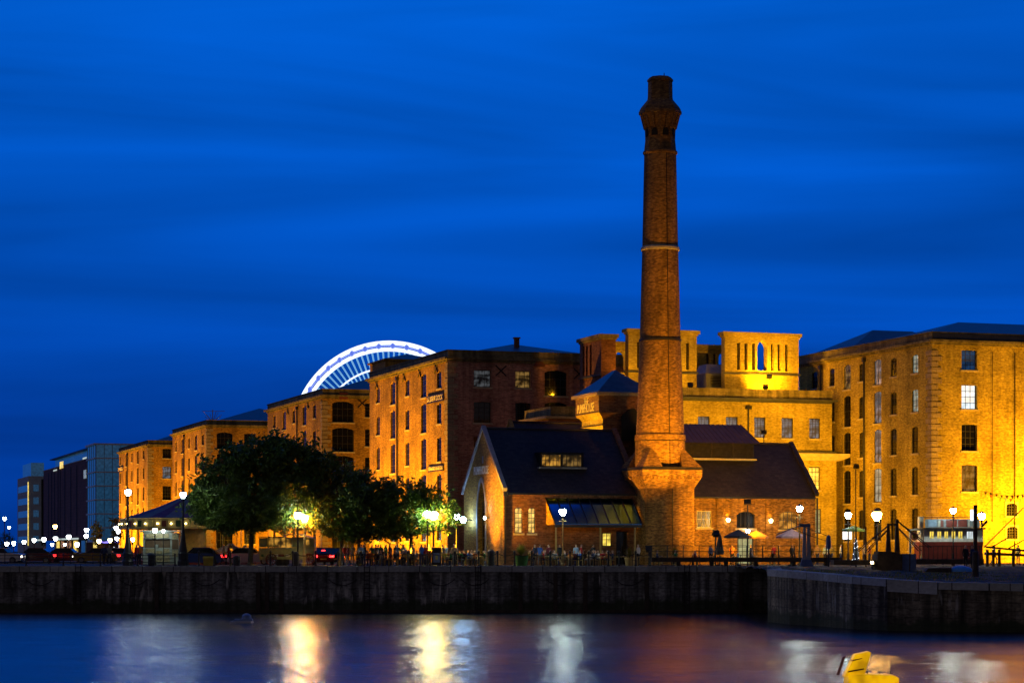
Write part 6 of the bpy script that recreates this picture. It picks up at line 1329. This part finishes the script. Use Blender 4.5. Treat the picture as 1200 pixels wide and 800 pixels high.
# catering wagon
YV = 183.0; t = thing('catering_wagon', 'cream market wagon with open hatch, raised awning and big dark wheels', 'wagon', (PX(303, YV), YV, 0)); xx = lambda p: PX(p, YV)-PX(303, YV); zz_ = lambda y: PZ(y, YV)
mb = MB(); mb.extrude_y([(xx(304), .45), (xx(367), .45), (xx(369), zz_(641)), (xx(303), zz_(641.5)), (xx(303.5), .8)], 0, 2.0); mb.build('body', 'olive_cream', t)
mb = MB(); mb.box(xx(303.5), xx(312), 0, 2, zz_(641)+.004, zz_(630)); mb.box(xx(341.5), xx(357), 0, 2, zz_(641)+.004, zz_(629)); mb.box(xx(357.5), xx(368), .05, 1.95, zz_(641)+.004, zz_(630)); mb.build('cab', 'olive_cream', t)
mb = MB(); mb.extrude_y([(xx(330), zz_(625)), (xx(352), zz_(625.3)), (xx(368), zz_(630.2)), (xx(368), zz_(631)), (xx(350), zz_(627)), (xx(330), zz_(626.2))], -1.0, 2.1); mb.build('awning', 'cream_paint', t)
mb = MB(); mb.box(xx(303), xx(330), -.1, 2.1, zz_(629.5), zz_(628.4)); mb.build('roof', 'olive_cream', t)
for p in (312.5, 321, 329, 335): mb = MB(); mb.box(xx(p)-.04, xx(p)+.04, .02, .1, zz_(641), zz_(628)); mb.build('hatch_post', 'olive_cream', t)
mb = MB(); mb.box(xx(312), xx(341), 1.85, 1.9, zz_(641), zz_(629)); mb.build('interior', 'glass_amber', t)
mb = MB(); mb.box(xx(358.5), xx(362.5), -.01, .0+.03, zz_(638), zz_(632)); mb.build('side_window', 'glass_amber', t)
for a, b2, mt in ((306, 309, 'canvas_green'), (318, 326, 'pale_frame'), (326, 333, 'rust_red'), (335, 340, 'cream_paint')): mb = MB(); mb.box(xx(a), xx(b2), -.04, -.005, zz_(652), zz_(649)); mb.build('sign_panel', mt, t)
for p in (318, 362): 
    mb = MB(); c = (xx(p), -.15, .50)
    for i in range(20): a0, a1 = 2*math.pi*i/20, 2*math.pi*(i+1)/20; mb.tube([(c[0]+.44*math.cos(a0), c[1], c[2]+.44*math.sin(a0)), (c[0]+.44*math.cos(a1), c[1], c[2]+.44*math.sin(a1))], .06, 6)
    for i in range(10): a0 = 2*math.pi*i/10; mb.tube([c, (c[0]+.44*math.cos(a0), c[1], c[2]+.44*math.sin(a0))], .035, 5)
    mb.cyl((c[0], c[1]-.12, c[2]), (c[0], c[1]+.12, c[2]), .1, .1, 10); mb.build('wheel', 'rust_red', t)
t = thing('rowing_boat', 'small dark rowing boat standing on the quay before the wagon', 'boat', (PX(323, 176.6), 176.6, 0))
mb = MB(); hs = [(-.05, .02, .1), (.15, .26, 0), (.5, .36, 0), (.85, .30, 0), (1.1, .03, .12)]
for (x0, w0, k0), (x1, w1, k1) in zip(hs, hs[1:]):
    for sg in (-1, 1): mb.face([(x0, 0, k0+.02), (x1, 0, k1+.02), (x1, sg*w1, .52), (x0, sg*w0, .52)])
mb.build('hull', 'wood_dark', t)
for x in (.3, .65): mb = MB(); mb.box(x, x+.14, -.28, .28, .40, .43); mb.build('thwart', 'wood_dark', t)
def car(px, Y, rot, label, paint, lit='tail', kind='hatch'):
    t = thing('parked_car' if lit is None else 'car', label, 'car', (PX(px, Y), Y, .005), rot)
    pr = [(-2.05, .32), (-2.1, .75), (-1.95, .92), (-.95, 1.0), (-.95, .98), (1.25, .98), (2.0, .88), (2.1, .62), (2.08, .30), (1.7, .22), (-1.7, .22)]
    mb = MB(); mb.extrude_y([(x, z) for x, z in pr], -.86, .86); mb.build('body', paint, t)
    mb = MB(); a = [(-.85, .99), (-.35, 1.42), (1.05, 1.44), (1.75, .96)]
    for (x0, z0_), (x1, z1_) in zip(a, a[1:]):
        w0 = .80 if z0_ < 1.2 else .64; w1 = .80 if z1_ < 1.2 else .64; mb.face([(x0, -w0, z0_), (x1, -w1, z1_), (x1, w1, z1_), (x0, w0, z0_)])
    for sg in (-1, 1): mb.face([(-.85, sg*.8, .99), (-.35, sg*.64, 1.42), (1.05, sg*.64, 1.44), (1.75, sg*.8, .96)])
    gh = mb.build('windows', 'car_glass', t); mb = MB(); mb.box(-.38, 1.08, -.65, .65, 1.42, 1.47); mb.build('roof', paint, t)
    for x in (-1.3, 1.35):
        for sg in (-1, 1):
            mb = MB(); mb.cyl((x, sg*.70, .32), (x, sg*.88, .32), .32, .32, 14); w = mb.build('wheel', 'tyre', t); mb = MB(); mb.cyl((x, sg*.881, .32), (x, sg*.89, .32), .2, .2, 10); mb.build('rim', 'grey_paint', w)
    for sg in (-1, 1):
        mb = MB(); mb.box(2.06, 2.14, sg*.66-.17, sg*.66+.17, .66, .84); mb.box(1.9, 2.1, sg*.80-.02, sg*.80+.075, .66, .84); mb.build('tail_light', 'tail_red' if lit == 'tail' else 'rust_red', t)
        mb = MB(); mb.box(-2.14, -2.06, sg*.62-.16, sg*.62+.16, .60, .76); mb.build('headlight', 'head_white' if lit else 'pale_frame', t)
    mb = MB(); mb.box(2.09, 2.12, -.26, .26, .45, .56); mb.build('number_plate', 'yellow_bin', t); return t
for nm, c in (('paint_black', (.01, .01, .012)), ('paint_silver', (.3, .3, .32)), ('paint_red', (.08, .005, .005)), ('paint_blue', (.02, .04, .15)), ('paint_white', (.6, .6, .6)), ('paint_yellow', (.2, .14, .02))): plain(nm, c, .25, .1, .05)
c0 = car(378, 187, math.pi/2+math.pi+.15, 'dark car seen from behind with glowing red tail lights, between wagon and trees', 'paint_red'); c0.rotation_euler.z = -math.pi/2+.12
mb = MB(); mb.box(2.02, 2.1, -.14, .14, 1.18, 1.26); mb.build('brake_light', 'tail_red', c0)
c0 = car(391, 189, -math.pi/2+.1, 'dark car seen from behind at the right of the other braking car', 'paint_black')
for px, Y, r_, pt, lb in ((3, 209, 3.0, 'paint_white', 'pale car at the far left edge of the road'), (38, 212, 0.1, 'paint_red', 'red car on the left road behind the railing'), (80, 215, 3.1, 'paint_black', 'black car on the left road under the orange lamp'), (113, 210, .05, 'paint_yellow', 'yellow taxi on the road before the glazed corner'), (142, 214, 3.1, 'paint_silver', 'silver car on the road left of the carousel'), (232, 186, 0, 'paint_blue', 'blue car right of the second tall lamp'), (293, 190, 3.14, 'paint_silver', 'silver car behind the big tree trunk')):
    car(px, Y, r_, lb, pt)
# ================================================================== ON THE WATER
t = thing('yellow_reflection_shape', 'bright yellow glowing L shape standing in for a reflection on the water, lower right', 'painted reflection', (PX(1012, 77), 77, WATER))  # glowing shape added in place of a floodlit wall's reflection
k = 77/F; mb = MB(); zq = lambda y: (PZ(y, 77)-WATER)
mb.extrude_y([(-22*k, -.3), (38*k, -.3), (38.5*k, zq(793)), (33*k, zq(790)), (-1*k, zq(788.5)), (-20*k, zq(790))], -.5, .5); mb.build('shape_foot', 'reflection_yellow', t)
mb = MB(); mb.extrude_y([(-24*k, zq(792)), (0, zq(789)), (7.5*k, zq(764)), (5*k, zq(762.5)), (-11*k, zq(766))], -.25, .25); mb.build('upright_panel', 'reflection_yellow', t)
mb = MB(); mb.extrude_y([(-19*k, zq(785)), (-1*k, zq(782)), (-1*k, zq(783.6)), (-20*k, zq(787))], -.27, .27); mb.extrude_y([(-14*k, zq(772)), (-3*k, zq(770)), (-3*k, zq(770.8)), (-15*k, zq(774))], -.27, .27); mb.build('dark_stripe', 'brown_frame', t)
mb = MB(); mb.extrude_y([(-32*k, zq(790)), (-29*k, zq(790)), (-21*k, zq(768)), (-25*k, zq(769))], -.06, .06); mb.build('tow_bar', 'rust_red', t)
for x_ in (4, 18, 31): mb = MB(); mb.cyl((x_*k, -.1, zq(789)), (x_*k, -.1, zq(786)), .025, .025, 6); mb.cyl((x_*k, -.1, zq(786)), (x_*k, -.1, zq(785.4)), .05, .05, 8); mb.build('small_peg', 'dark_metal', t)
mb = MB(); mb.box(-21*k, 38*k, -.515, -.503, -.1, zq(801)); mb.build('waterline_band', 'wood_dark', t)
YF = 148.0; t = thing('mooring_raft', 'small pale mooring raft with a domed buoy near the far wall', 'raft', (PX(284, YF), YF, WATER)); k = YF/F
mb = MB(); mb.frustum((-15*k, 13*k, -.8, .8, -.15), (-13*k, 11*k, -.7, .7, .12)); mb.build('raft_deck', 'cream_paint', t); mb = MB(); mb.box(-9*k, 12*k, -.3, .3, .122, .26); mb.cyl((5*k, 0, .261), (5*k, 0, .45), .35, .30, 12); mb.lathe([(.32, .452), (.3, .5), (.14, .62), (0, .64)], 12, c=(5*k, 0)); mb.build('buoy', 'pale_blue_paint', t)
